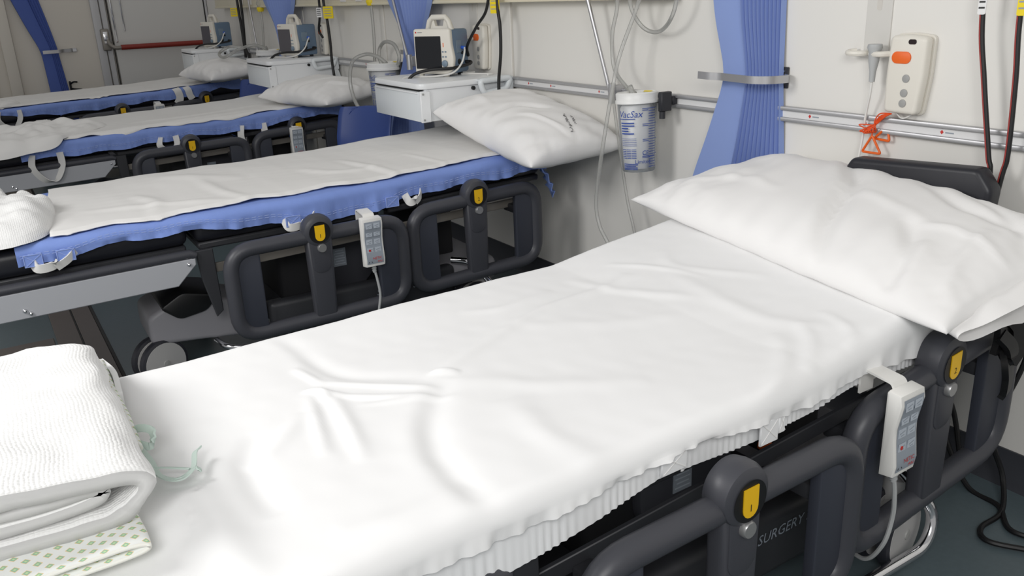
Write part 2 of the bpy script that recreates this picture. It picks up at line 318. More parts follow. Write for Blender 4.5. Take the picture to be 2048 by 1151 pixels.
def tieback(label, y, z, reach, org, s=1):
    t = thing('curtain_tieback', label, 'tieback', org, 0, 'metal curtain tie-backs')
    pl_ = part('wall_plate', MB().rbox((XW-.003, y-.012*s, z), (.006, .035, .066), .002, 1), 'dark_plate', t)
    for dz in (.02, -.02): part('screw', MB().cyl((XW-.006, y-.012*s, z+dz), (XW-.010, y-.012*s, z+dz), .004, 10), 'chrome', pl_)
    pts = fillet([(XW-.006, y-.016*s, z), (XW-.02, y-.05*s, z), (XW-.10, y-.05*s, z+.002), (XW-.135, y-.0*s, z+.002), (XW-.118, y+(reach-.06)*s, z+.003), (XW-.135, y+(reach-.03)*s, z+.004), (XW-.135, y+(reach+.02)*s, z+.005)], .03, 6)
    part('band', MB().strip(pts, .024, .004, (0, 0, 1)), 'brushed', t); return t
tieback('flat aluminium band around light blue curtain beside canister', 1.93, 1.055, .22, (XW-.01, 1.93, 1.05))
tieback('small metal band on the curtain behind the black screen monitor', 4.36, 1.05, .12, (XW-.01, 4.36, 1.05))
t = thing('curtain_tieback', 'bright metal band around dark blue curtain on far wall', 'tieback', (.9, YF-.02, .985), 0, 'metal curtain tie-backs')
part('band', MB().strip(fillet([(.95, YF-.005, .985), (.94, YF-.03, .985), (.86, YF-.04, .985), (.84, YF-.09, .984), (.69, YF-.095, .982)], .02), .03, .005, (0, 0, 1)), 'brushed', t)
part('wall_plate', MB().rbox((.955, YF-.008, .985), (.06, .016, .034), .003, 1), 'brushed', t)
# coat hooks beside the far curtain
t = thing('wall_hook', 'small black hook on the far wall beside dark curtain', 'hook', (.90, YF-.01, .62))
part('hook_arm', MB().tube(fillet([(.87, YF-.01, .68), (.90, YF-.05, .70), (.93, YF-.05, .695)], .02), .008, 8), 'black', t); part('hook_arm', MB().tube(fillet([(.87, YF-.01, .635), (.91, YF-.05, .63), (.96, YF-.05, .625)], .02), .008, 8), 'black', t); part('stem', MB().rbox((.87, YF-.008, .66), (.018, .016, .09), .004, 1), 'black', t)
# ------------------------------------------------------------------ nurse call units
def call_unit(label, yc, zc, detail=True):
    t = thing('nurse_call_unit', label, 'call unit', (XW, yc, zc-.105), 0, 'nurse call units on the wall')
    def Wf(a, b, d): return (XW-d, yc-a, zc+b)           # a to the viewer's right
    M = AX((XW, yc, zc), (0, -1, 0), (0, 0, 1), (-1, 0, 0))
    out = fillet([(-.053, .104, 0), (0, .108, 0), (.058, .102, 0), (.057, .0, 0), (.045, -.106, 0), (-.055, -.103, 0), (-.058, -.0, 0)], .014, 4, True)
    part('back_plate', MB().prism([(p.x*1.05, p.y*1.03) for p in out], .0, .012, M, .002, 1), 'warm_plastic', t)
    body = part('housing', MB().prism([(p.x, p.y) for p in out], .012, .045, M, .011, 3), 'warm_plastic', t)
    part('call_button', MB().prism(rrect(.058, .032, .0155, 6, -.012, .047), .0445, .0485, M, .0015, 2), 'orange', body, 'orange call button')
    part('sensor_window', MB().prism(rrect(.024, .013, .006, 5, .016, .089), .0445, .047, M, .001, 1), 'sensor', body)
    for (a, b) in ((.008, -.008), (.006, -.047), (.005, -.075)):
        part('reset_button', MB().prism(rrect(.022, .022, .0109, 6, a, b), .0445, .0475, M, .001, 2), 'btn_grey', body)
    return t
call_unit('warm white nurse call unit with orange pull cord hanging below it', 1.470, 1.090)
call_unit('nurse call unit with orange button beside the black screen monitor', 3.80, 1.095)
call_unit('nurse call unit partly hidden by black hoses beside the middle monitor', 5.98, 1.085)
# orange pull cord with triangle handles
t = thing('pull_cord', 'bundled orange pull cord with triangle handle below the call unit', 'pull cord', (XW-.03, 1.555, .86))
rg = random.Random(4)
loops = MB()
for i in range(7):
    a, b = rg.uniform(-.014, .014), rg.uniform(-.012, .012)
    pts = [(XW-.03, 1.508+a*.3, .982), (XW-.035+a*.3, 1.53+a, .975+b*.4), (XW-.03, 1.552+a*.4, .953+b*.4), (XW-.045+a*.4, 1.560-a*1.2, .935+b), (XW-.03, 1.553, .925), (XW-.045, 1.585+a, .934+b*1.3), (XW-.032, 1.55, .945)]
    loops.tube(catmull(pts, 6), .0018, 6)
part('cord', loops, 'orange_cord', t)
part('cord', MB().tube(catmull([(XW-.03, 1.552, .94), (XW-.035, 1.556, .925), (XW-.036, 1.558, .912)], 4), .002, 6), 'orange_cord', t)
part('triangle_handle', MB().tube(fillet([(XW-.036, 1.556, .915), (XW-.037, 1.584, .866), (XW-.036, 1.523, .866)], .006, 4, True), .0036, 8, True), 'orange', t)
part('triangle_handle', MB().tube(fillet([(XW-.022, 1.535, .928), (XW-.02, 1.560, .905), (XW-.02, 1.510, .902), (XW-.018, 1.518, .93)], .006, 4), .0036, 8), 'orange', t)
part('cord_tail', MB().tube(catmull([(XW-.02, 1.50, .985), (XW-.03, 1.47, .972), (XW-.02, 1.445, .985)], 6), .002, 6), 'cable_white', t)
# handset holder plate with plug
def holder(label, yc, ztop, zc):
    t = thing('handset_holder', label, 'holder', (XW, yc, zc), 0, 'handset holder plates')
    M = AX((XW, yc, 0), (0, -1, 0), (0, 0, 1), (-1, 0, 0))
    part('plate', MB().prism(rrect(.080, ztop-zc+.02, .010, 4, 0, (ztop+zc)/2), .0, .005, M, .001, 1), 'plate_grey', t)
    part('hanging_slot', MB().prism(rrect(.016, .034, .0079, 5, 0, ztop-.03), .0045, .0056, M), 'wall_joint', t)
    for s in (-1, 1):
        part('clip_arm', MB().tube(fillet([(XW-.004, yc+s*.006, zc+.002), (XW-.05, yc+s*.012, zc-.002), (XW-.058, yc+s*.055, zc-.001), (XW-.028, yc+s*.072, zc), (XW-.012, yc+s*.058, zc+.002)], .016, 5), .008, 8), 'warm_plastic', t)
    return t
holder('white handset holder plate with two clips left of call unit', 1.594, 1.305, 1.145); holder('grey holder plate on the wall beside the black screen monitor', 3.90, 1.31, 1.135)
t = thing('handset_plug', 'grey conical plug hanging in the handset holder clip', 'plug', (XW-.045, 1.568, 1.05))
part('plug_body', MB().lathe([(0, .075), (.019, .075), (.021, .066), (.016, .055), (.0145, .03), (.009, .0), (.008, -.028), (0, -.028)], 18, Matrix.Translation((XW-.045, 1.568, 1.095))), 'cable_grey', t)
part('cable', MB().tube(catmull([(XW-.045, 1.568, 1.07), (XW-.042, 1.572, 1.03), (XW-.03, 1.588, .97), (XW-.03, 1.592, .9), (XW-.05, 1.588, .80), (XW-.06, 1.585, .6)], 8), .0035, 8), 'cable_white', t)
# ------------------------------------------------------------------ hanging equipment cables
def hang_cable(label, pts, r=.0055, tagm=None, tagpos=None, tagsize=(.05, .07), striped=False, m='cable_black'):
    t = thing('hanging_cable', label, 'cable', pts[-1], 0, 'black equipment hoses hanging from above')
    P = catmull(pts, 8); part('hose', MB().tube(P, r, 10), m, t)
    if striped: part('red_stripe', MB().tube([Vector(p)+Vector((-.0035, .0042, 0)) for p in P], r*.45, 6), 'cable_red', t)
    if tagm:
        c = Vector(tagpos); M = AX(c, (.35, -.94, 0), (0, 0, 1), (-.94, -.35, 0))
        tg = part('tag', MB().prism(rrect(tagsize[0], tagsize[1], .004, 2), -.002, .002, M), tagm, t)
        ln = MB()
        for k in range(4): ln.raw([(-.4*tagsize[0], .0, .0026), (.35*tagsize[0], 0, .0026), (.35*tagsize[0], .004, .0026), (-.4*tagsize[0], .004, .0026)], [(0, 1, 2, 3)], M @ Matrix.Translation((0, (k-1.5)*tagsize[1]*.2, 0)))
        part('tag_print', ln, 'print_dark' if tagm == 'tag_white' else 'label_grey', tg)
    return t
hang_cable('black hose with white paper label hanging to right of call unit', [(XW-.06, 1.27, 1.55), (XW-.06, 1.262, 1.25), (XW-.06, 1.235, 1.09), (XW-.06, 1.198, .91), (XW-.06, 1.186, .84), (XW-.06, 1.18, .5)], .0058, 'tag_white', (XW-.066, 1.263, 1.285), (.018, .07), True)
hang_cable('black hose with yellow tag hanging beside the white labelled hose', [(XW-.06, 1.172, 1.55), (XW-.06, 1.170, 1.25), (XW-.06, 1.158, 1.10), (XW-.06, 1.150, .92), (XW-.06, 1.158, .85), (XW-.07, 1.18, .60)], .0058, 'tag_yellow', (XW-.066, 1.160, 1.285), (.03, .075), True)
hang_cable('black hose with yellow tag dropping past the call unit by black screen monitor', [(2.1, 3.46, 1.6), (2.1, 3.455, 1.30), (2.1, 3.44, 1.2), (2.1, 3.445, 1.08), (2.1, 3.47, .97), (2.1, 3.475, .89), (2.1, 3.48, .8)], .0075, 'tag_yellow', (2.095, 3.47, 1.30), (.05, .085))
hang_cable('slanting black hose running down to the back of black screen monitor', [(2.1, 3.50, 1.45), (2.1, 3.55, 1.28), (2.1, 3.65, 1.2), (2.1, 3.75, 1.11), (2.13, 3.80, 1.06)], .007)
hang_cable('black hose with yellow tag in front of the middle locker', [(2.1, 5.64, 1.6), (2.1, 5.63, 1.3), (2.1, 5.60, 1.22), (2.1, 5.585, 1.08), (2.1, 5.59, .96), (2.1, 5.575, .85)], .009, 'tag_yellow', (2.09, 5.54, 1.265), (.09, .075))
hang_cable('black hose with white label running to the middle monitor', [(2.1, 5.72, 1.6), (2.1, 5.715, 1.29), (2.1, 5.74, 1.22), (2.1, 5.77, 1.15), (2.12, 5.765, 1.1)], .008, 'tag_white', (2.09, 5.705, 1.265), (.05, .06))
hang_cable('black hose with yellow tag next to the monitor by the exit door', [(2.1, 7.68, 1.6), (2.1, 7.66, 1.3), (2.1, 7.64, 1.15), (2.1, 7.63, 1.0), (2.1, 7.63, .9)], .011, 'tag_yellow', (2.09, 7.77, 1.27), (.09, .07))
hang_cable('plain untagged black hose next to the monitor by the exit door', [(2.1, 7.57, 1.6), (2.1, 7.56, 1.3), (2.1, 7.575, 1.15), (2.1, 7.60, 1.0), (2.1, 7.55, .93), (2.1, 7.5, .88)], .011)
# ------------------------------------------------------------------ suction canisters, rods and tubing
def canister(label, c, zt, h, r, tilt, detail):
    t = thing('suction_canister', label, 'canister', (c[0], c[1], zt-h), 0, 'clear suction canisters on the wall rail')
    Mx = Matrix.Translation((c[0], c[1], zt-h)) @ Matrix.Rotation(tilt, 4, 'X')
    part('jar', MB().lathe([(0, .003), (r*.80, 0), (r*.85, .006), (r*.99, h*.86), (r*1.0, h*.88)], 40, Mx), 'clear_plastic', t, angle=60)
    part('liner', MB().lathe([(0, .012), (r*.74, .012), (r*.78, .03), (r*.86, h*.80), (r*.7, h*.86)], 32, Mx), 'liner_plastic', t, angle=60)
    lid = part('lid', MB().lathe([(r*.98, h*.86), (r*1.08, h*.865), (r*1.08, h*.90), (r*1.04, h*.91), (r*1.05, h*.985), (r*.98, h), (r*.90, h*.985), (r*.86, h*.94), (r*.3, h*.95), (0, h*.955)], 40, Mx), 'lid_white', t, angle=50)
    part('spout', MB().cyl(tuple(Mx @ Vector((-r*.15, r*.05, h*.95))), tuple(Mx @ Vector((-r*.15, r*.35, h*1.07))), .011, 14), 'clear_tube', lid)
    part('port_cap', MB().raw(*arcpatch(r*.62, r*.80, -70, 20, h*.985), Mx), 'tag_yellow', lid)
    part('wall_bracket', MB().rbox((c[0]+r*.55+.02, c[1]-r*.95, zt-.035), (.05, .022, .07), .003, 1).rbox((XW-.02, c[1], zt-.035), (.03, r*2.0, .03), .003, 1).cyl((c[0]+r*.6, c[1]-r*1.02, zt-.07), (c[0]+r*.6, c[1]-r*1.02, zt-.095), .011, 12), 'dark_plate', t)
    if detail:
        pr = MB()
        def wrap(V, F, a0, z0):
            o = []
            for v in V:
                z = z0+v.y; rr = np.interp(z, [0, h*.86], [r*.85, r*.99])+.0012; a = a0+v.x/rr; o.append(Mx @ Vector((rr*math.cos(a), rr*math.sin(a), z)))
            pr.raw(o, F)
        A = math.radians(-150)                           # towards the viewer
        def ang(d): return math.radians(d)
        wrap(*text_geo('VacSax', .034, shear=.3), ang(-192), h*.70); 
        def bar(a0, z, w, hh=.0025): wrap([Vector((0, 0, 0)), Vector((w/3, 0, 0)), Vector((2*w/3, 0, 0)), Vector((w, 0, 0)), Vector((w, hh, 0)), Vector((2*w/3, hh, 0)), Vector((w/3, hh, 0)), Vector((0, hh, 0))], [(0, 1, 6, 7), (1, 2, 5, 6), (2, 3, 4, 5)], a0, z)
        bar(ang(-192), h*.675, .07)
        rr_ = random.Random(2)
        for k in range(5): bar(ang(-185), h*(.62-.033*k), .03+.028*rr_.random(), .0045)
        for k in range(5): bar(ang(-186), h*(.43-.022*k), .062, .0014)
        for k in range(6):
            for q in range(3): bar(ang(-186)+q*.30, h*(.29-.022*k), .018, .0022)
        for k in range(6): bar(ang(-184), h*(.105-.014*k) if h*(.105-.014*k) > .004 else .006, .045+.02*rr_.random(), .0022)
        for k in range(24):
            big = k % 6 == 0; bar(ang(-96)-(.34 if big else 0), h*(.80-.032*k), .070 if big else .034, .0022)
            if big: bar(ang(-96)-.34, h*(.80-.032*k)-.006, .024, .0024)
        wrap(*text_geo('CE', .022), ang(-118), h*.225); wrap(*text_geo('Limited', .020), ang(-142), h*.115); bar(ang(-118), h*.20, .055, .002); bar(ang(-118), h*.185, .03, .002)
        part('printing', pr, 'blue_print', t, 'blue printed scale and lettering', smooth=False)
    return t
def arcpatch(r0, r1, a0, a1, z, n=10):
    V = []; F = []
    for k in range(n+1):
        a = math.radians(a0+(a1-a0)*k/n); V += [(r0*math.cos(a), r0*math.sin(a), z), (r1*math.cos(a), r1*math.sin(a), z+.004)]
    for k in range(n): F.append((2*k, 2*k+1, 2*k+3, 2*k+2))
    return V, F
canister('clear suction canister with blue printed scale beside light blue curtain', (2.10, 2.475), .982, .290, .074, -.06, True)
canister('suction canister half hidden behind the monitor locker corner', (2.12, 4.79), .985, .30, .10, 0, True)
canister('suction canister without printing behind the middle white locker', (2.12, 7.0), .985, .30, .10, 0, False)
def tubing(label, runs, r=.0075, org=None):
    t = thing('clear_tubing', label, 'tubing', org or runs[0][-1], 0, 'clear suction tubing')
    for pts in runs: part('tube_run', MB().tube(catmull(pts, 10), r, 10), 'clear_tube', t)
    return t
tubing('long clear tubing looping from above down to the big canister', [
    [(2.11, 2.66, 1.45), (2.12, 2.63, 1.30), (2.12, 2.66, 1.18), (2.12, 2.65, 1.06), (2.10, 2.56, 1.0), (2.10, 2.50, .975)],
    [(2.10, 2.60, 1.50), (2.12, 2.57, 1.36), (2.13, 2.56, 1.27), (2.16, 2.53, 1.205), (2.16, 2.45, 1.19), (2.14, 2.365, 1.23), (2.13, 2.32, 1.31), (2.12, 2.31, 1.45)],
    [(2.12, 2.46, 1.42), (2.11, 2.50, 1.29), (2.07, 2.55, 1.12), (2.03, 2.545, 1.0), (2.0, 2.57, .77), (2.0, 2.61, .57), (2.0, 2.59, .47), (2.0, 2.53, .40), (2.02, 2.45, .25), (2.04, 2.42, .05)]], .0075)
tubing('thin clear tubing hanging straight down left of the big canister', [[(2.13, 2.672, 1.0), (2.13, 2.665, .93), (2.13, 2.625, .744), (2.13, 2.578, .552), (2.13, 2.53, .418), (2.13, 2.48, .2), (2.13, 2.46, .02)]], .006)
tubing('clear tubing arched over the middle canister and hanging past pillow', [
    [(2.10, 4.72, .985), (2.08, 4.80, 1.02), (2.05, 4.90, 1.03), (2.0, 4.98, .99), (1.98, 5.0, .88), (1.98, 4.97, .78), (1.98, 4.9, .72)],
    [(2.12, 4.86, 1.0), (2.12, 4.84, 1.06), (2.12, 4.76, 1.10), (2.12, 4.64, 1.09), (2.12, 4.58, 1.03), (2.12, 4.60, .98)]], .011)
tubing('clear tubing coiled on the locker top near the exit door', [[(2.05, 7.5, .99), (1.95, 7.55, 1.0), (1.85, 7.50, .955), (1.85, 7.35, .93), (1.95, 7.25, .99), (2.05, 7.15, 1.02), (2.1, 7.0, .99)]], .012)
def flowmeter(label, y, zt, zend, x=2.15):
    t = thing('flowmeter', label, 'flowmeter', (x, y, zt-.1), 0, 'oxygen flowmeters')
    part('glass_bowl', MB().lathe([(0, .16), (.02, .16), (.022, .05), (.03, .03), (.022, .0)], 18, Matrix.Translation((x, y, zt))), 'clear_plastic', t)
    part('collar', MB().lathe([(0, .0), (.026, .0), (.030, -.012), (.022, -.034), (0, -.034)], 18, Matrix.Translation((x, y, zt))), 'tag_yellow', t)
    part('outlet_tube', MB().tube(catmull([(x, y, zt-.03), (x, y, (zt+zend)/2), (x, y+.04, zend)], 6), .010, 8), 'clear_tube', t); return t
flowmeter('flowmeter with yellow collar and tube above the middle canister', 4.98, 1.335, .88); flowmeter('flowmeter with yellow collar near the monitor by the exit door', 7.2, 1.305, 1.0)
def rod(label, a, b, r=.008):
    t = thing('drip_rod', label, 'drip rod', b, 0, 'thin steel drip rods clamped to the rail')
    part('rod', MB().cyl(a, b, r, 12), 'brushed', t)
    part('clamp', MB().rbox((b[0]+.03, b[1], b[2]+.03), (.05, .03, .055), .006, 2).cyl((b[0], b[1], b[2]-.012), (b[0], b[1], b[2]+.065), r*1.9, 14), 'brushed', t)
    part('clamp_knob', MB().cyl((b[0]+.03, b[1]+.015, b[2]+.02), (b[0]+.03, b[1]+.04, b[2]+.02), .012, 12), 'black', t); return t
rod('thin steel rod clamped to wall rail left of big canister', (2.10, 2.905, 1.6), (2.17, 2.725, .925)); rod('thin steel rod rising in front of curtain behind locker', (2.02, 4.50, 1.6), (2.02, 4.24, .99)); rod('thin steel rod in front of cream trunking near the exit door', (2.12, 7.45, 1.6), (2.12, 7.32, .95))
# ------------------------------------------------------------------ wall lockers with monitors
def locker(label, y0, front_x=1.74, wid=.50):
    t = thing('wall_locker', label, 'locker', (1.98, y0+wid/2, .80), 0, 'white drawer lockers hung on the wall')
    y1 = y0+wid
    out = fillet([(front_x-.012, y0-.012, 0), (XW-.012, y0-.012, 0), (XW-.012, y1+.01, 0), (front_x-.012, y1+.01, 0)], .045, 5, True)
    part('top', MB().prism([(p.x, p.y) for p in out], .945, .972, None, .006, 2), 'unit_white', t)
    bd = part('body', MB().rbox(((front_x+.02+XW-.015)/2, (y0+y1)/2, .872), (XW-.035-front_x, wid, .146), .004, 1), 'unit_white', t)
    df = part('drawer', MB().rbox((front_x+.006, (y0+y1)/2, .868), (.024, wid+.006, .136), .004, 2), 'drawer_grey', t)
    part('drawer_lip', MB().rbox((front_x-.008, (y0+y1)/2, .930), (.012, wid-.04, .008), .003, 2), 'unit_white', df)
    part('corner_post', MB().rbox((front_x+.018, y0-.002, .868), (.05, .014, .14), .003, 1), 'unit_white', t)
    part('shadow_gap', MB().box((front_x+.004, (y0+y1)/2, .9415), (.02, wid-.02, .005)), 'groove', t)
    for z in (.925, .81): part('rivet', MB().cyl((front_x+.006, y0-.009, z), (front_x+.006, y0-.012, z), .005, 8), 'btn_grey', t)
    part('lock', MB().cyl((front_x+.27, y0, .931), (front_x+.27, y0-.012, .931), .009, 12), 'black', t)
    M = AX((0, y0-.004, 0), (1, 0, 0), (0, 0, 1), (0, -1, 0))
    hy = y0-.034
    h = part('towel_handle', MB().tube(fillet([(2.03, hy, .962), (2.05, hy, .905), (2.175, hy, .915), (2.20, hy, .965)], .02, 5, True), .014, 10, True), 'drawer_grey', t, 'pale side handle')
    part('handle_bracket', MB().rbox((2.197, y0-.018, .93), (.034, .04, .085), .008, 2), 'drawer_grey', h); part('handle_bracket', MB().strip([(2.185, y0-.02, .90), (2.218, y0-.02, .79)], .034, .024, (1, 0, 0)), 'drawer_grey', h)
    part('handle_bracket', MB().rbox((2.12, y0-.02, .964), (.19, .035, .012), .005, 2), 'drawer_grey', h)
    return t
locker('white drawer locker carrying the monitor with black screen', 3.56); locker('white drawer locker carrying the middle monitor', 5.80); locker('white drawer locker in the corner beside the exit door', 7.95, wid=.42)
def monitor(label, loc, rz, screen, cables=True):
    t = thing('patient_monitor', label, 'monitor', loc, math.radians(rz), 'portable patient monitors on the lockers')
    F = AX((0, -.085, 0), (1, 0, 0), (0, 0, 1), (0, -1, 0))             # front plane, local y up
    body_o = fillet([(.098, .012, 0), (.098, .215, 0), (-.098, .215, 0), (-.098, .012, 0)], .016, 4, True)
    shell = MB().prism([(p.x, p.y) for p in body_o], -.155, -.001, F, .012, 3)
    lpart('rear_shell', shell, 'monitor_blue', t)
    fo = fillet([(-.104, .012, 0), (.078, .012, 0), (.104, .035, 0), (.112, .085, 0), (.100, .150, 0), (.098, .222, 0), (-.104, .222, 0)], .014, 4, True)
    bz = lpart('bezel', MB().prism([(p.x, p.y) for p in fo], -.004, .024, F, .008, 3), 'warm_plastic', t)
    lpart('screen', MB().prism(rrect(.142, .150, .003, 2, -.024, .113), .0235, .0255, F), screen, bz)
    lpart('logo_mark', MB().prism(rrect(.007, .007, .001, 1, -.088, .206), .0235, .0248, F), 'red_print', bz); lpart('logo_mark', MB().prism(rrect(.006, .004, .001, 1, -.088, .024), .0235, .0248, F), 'red_print', bz); lpart('logo_print', MB().prism(rrect(.026, .004, .001, 1, -.066, .206), .0235, .0246, F), 'btn_grey', bz)
    for a in (.056, .071):
        for b in (.116, .093): lpart('key', MB().prism(rrect(.010, .007, .003, 3, a, b), .0235, .027, F, .001, 1), 'knob', bz)
    lpart('knob', MB().prism(rrect(.030, .032, .0149, 6, .066, .062), .0235, .034, F, .003, 2), 'knob', bz)
    lpart('power_print', MB().prism(rrect(.004, .02, .001, 1, .060, .147), .0235, .0246, F), 'orange', bz)
    lpart('carry_handle', MB().tube([(Vector((x, -.05, z))) for x, z in [(-.055, .212), (-.042, .255), (-.025, .272), (.045, .272), (.062, .255), (.075, .212)]], .013, 12), 'warm_plastic', t)
    lpart('carry_handle', MB().prism([(-.062, .205), (-.048, .250), (-.020, .262), (-.012, .232), (.028, .232), (.036, .262), (.066, .250), (.082, .205)], -.062, -.036, F, .004, 2), 'warm_plastic', t)
    for a in (-.08, .06):
        lpart('foot', MB().rbox((a, -.09, .006), (.022, .02, .014), .003, 1), 'warm_plastic', t); lpart('foot', MB().rbox((a, .04, .006), (.022, .02, .014), .003, 1), 'dark_plate', t)
    lpart('port', MB().cyl((.0975, -.03, .065), (.102, -.03, .065), .013, 14), 'black', t); lpart('port', MB().cyl((.0975, .0, .105), (.102, .0, .105), .008, 12), 'black', t)
    lpart('side_recess', MB().rbox((.099, -.03, .135), (.004, .05, .06), .002, 1), 'knob', t)
    pg = lpart('connector', MB().cyl((.098, -.005, .130), (.120, -.010, .128), .008, 10), 'connector_blue', t)
    lpart('lead', MB().tube(catmull([(.12, -.010, .128), (.130, -.03, .11), (.128, -.06, .06), (.105, -.11, .02), (.03, -.135, .006), (-.08, -.15, .004), (-.115, -.185, .004), (-.12, -.215, -.012), (-.12, -.22, -.05)], 8), .0045, 8), 'cable_white', t, 'thin white lead')
    lpart('lead', MB().tube(catmull([(.10, .03, .06), (.13, .03, .058), (.134, -.01, .05), (.10, -.11, .04), (.02, -.15, .038), (-.06, -.175, .022), (-.095, -.195, -.01), (-.098, -.20, -.05)], 8), .0075, 10), 'cable_black', t, 'thick black lead')
    return t
mat('screen_grey', (88, 86, 92), .25)
monitor('monitor with black screen on the locker beside bed with knitted blanket', (2.03, 3.86, .973), -58, 'screen'); monitor('middle monitor with grey screen on the middle locker', (2.06, 6.06, .973), -74, 'screen_grey'); monitor('small monitor in front of the red push bar', (2.03, 8.15, .973), -74, 'screen_grey')
t = thing('curled_lead', 'short white lead curled on the locker by call unit', 'lead', (2.12, 3.74, .974))
part('loop', MB().tube(catmull([(2.15, 3.78, .98), (2.10, 3.79, .978), (2.07, 3.77, .977), (2.09, 3.74, .978), (2.14, 3.70, .977), (2.17, 3.64, .977), (2.13, 3.62, .977)], 8), .004, 8), 'cable_white', t)
# ------------------------------------------------------------------ plastic chairs
def chair(label, loc, rz):
    t = thing('plastic_chair', label, 'chair', loc, math.radians(rz), 'blue plastic chairs between the beds')
    prof = catmull([(0, -.215, .395), (0, -.20, .425), (0, -.05, .415), (0, .12, .405), (0, .185, .45), (0, .215, .58), (0, .245, .70), (0, .268, .765), (0, .285, .775)], 5)
    n = len(prof); ns = 17; V = np.zeros((n, ns, 3))
    for i, p in enumerate(prof):
        f = i/(n-1); w = 0.185 if f < .75 else .185*(1-((f-.75)/.25)**3*.30)
        for k in range(ns):
            s = -1+2*k/(ns-1); V[i, k] = (s*w, p.y-.05*s*s*(f > .4)*min(1, (f-.4)*4)*1.0, p.z+.02*s*s*(f < .5)+(-.05*abs(s)**4 if f > .9 else 0))
    o = lpart('shell', MB().grid(V), 'chair_blue', t, angle=60); md = o.modifiers.new('thick', 'SOLIDIFY'); md.thickness = .007
    for sx in (-1, 1):
        for (ya, yb) in ((-.13, -.20), (.12, .20)): lpart('leg', MB().tube([(sx*.15, ya, .400), (sx*.19, yb, 0)], .011, 10), 'brushed', t)
    lpart('under_frame', MB().tube(fillet([(-.15, -.13, .398), (.15, -.13, .398), (.15, .12, .398), (-.15, .12, .398)], .02, 4, True), .010, 8, True), 'brushed', t); return t
chair('dark blue plastic chair between bed with knitted blanket and middle locker', (1.67, 4.42, 0), -62); chair('dark blue plastic chair beside the head of the bed by the exit door', (1.78, 6.78, 0), -60)
# ------------------------------------------------------------------ beds
BEDS = [dict(x=1.0, y=1.42, yaw=2.0, z=-.03, tilt=.012, back=.10), dict(x=1.03, y=3.48, yaw=-1.0, z=.003, tilt=.02, back=.03), dict(x=1.115, y=5.93, yaw=1.0, z=.003, tilt=.026, back=.03), dict(x=1.07, y=8.15, yaw=2.0, z=.008, tilt=.028, back=.03)]
def lift(b, x): return b['z']+b['tilt']*x+b['back']*np.maximum(0, np.asarray(x)-.28)
def toploc(b, xw, yw):
    a = -math.radians(b['yaw']); dx, dy = xw-b['x'], yw-b['y']; return (dx*math.cos(a)-dy*math.sin(a), dx*math.sin(a)+dy*math.cos(a))
def side_rail(bed, b, xa, xb, y, num, z_off):
    xc = (xa+xb)/2-.005; zt, zb = .532, .215
    def L(mb): mb.v = [(p[0], p[1], p[2]+z_off+b['tilt']*(p[0])+b['back']*max(0, p[0]-.28)) for p in mb.v]; return mb
    r = .0275
    fr = MB().tube(fillet([(xa+r, y, zb), (xb-r, y, zb), (xb-r, y, zt), (xa+r, y, zt)], .085, 7, True), r, 14, True, sq=(0, 1, 0))
    sr = lpart('side_rail', L(fr), 'rail_grey', bed, 'dark grey moulded side rail', angle=60)
    M = AX((0, y, 0), (1, 0, 0), (0, 0, 1), (0, -1, 0))
    for xp in (xa+.088, xb-.088): lpart('rail_panel', L(MB().prism(rrect(.088, zt-zb-.02, .008, 3, xp, (zt+zb)/2), -.014, .012, M, .004, 2)), 'rail_panel', sr)
    lpart('centre_post', L(MB().prism([(xc-.050, zt), (xc-.042, zb), (xc+.042, zb), (xc+.050, zt)], -.020, .024, M, .012, 3)), 'rail_grey', sr)
    hub = lpart('hub', L(MB().lathe([(0, -.03), (.045, -.03), (.056, -.022), (.060, -.005), (.060, .012), (.054, .028), (.044, .034), (0, .034)], 36, M @ Matrix.Translation((xc, .553, 0)))), 'rail_grey', sr)
    lpart('hub_disc', L(MB().lathe([(0, .0345), (.036, .0345), (.040, .037), (.036, .0365), (0, .0365)], 32, M @ Matrix.Translation((xc, .549, 0)))), 'black', hub)
    sh = [(xc-.0185, .576), (xc+.0185, .576), (xc+.0185, .536)]+[(xc+.0185*math.cos(a), .536+.0185*math.sin(a)) for a in np.linspace(0, -PI, 9)[1:-1]]+[(xc-.0185, .536)]
    bd = lpart('badge', L(MB().prism(sh, .0366, .0385, M)), 'badge', hub, 'yellow numbered badge')
    V, F = text_geo(str(num), .020, 'CENTER'); lpart('badge_number', L(MB().raw(V, F, M @ Matrix.Translation((xc, .530, .0390)))), 'print_dark', bd, smooth=False)
    lpart('release_button', L(MB().lathe([(0, .034), (.0145, .034), (.0165, .031), (.017, .022)], 20, M @ Matrix.Translation((xc+.004, .489, .004)))), 'button_silver', sr, 'round silver release button')
    lpart('button_plate', L(MB().prism(rrect(.07, .16, .03, 5, xc, .475), .020, .0262, M, .002, 2)), 'rail_grey', sr)
    for xr in (xa+.10, xb-.10): lpart('rail_arm', L(MB().rbox((xr, y+.055, .44), (.045, .11, .035), .006, 2)), 'dark_plate', sr)
    return sr
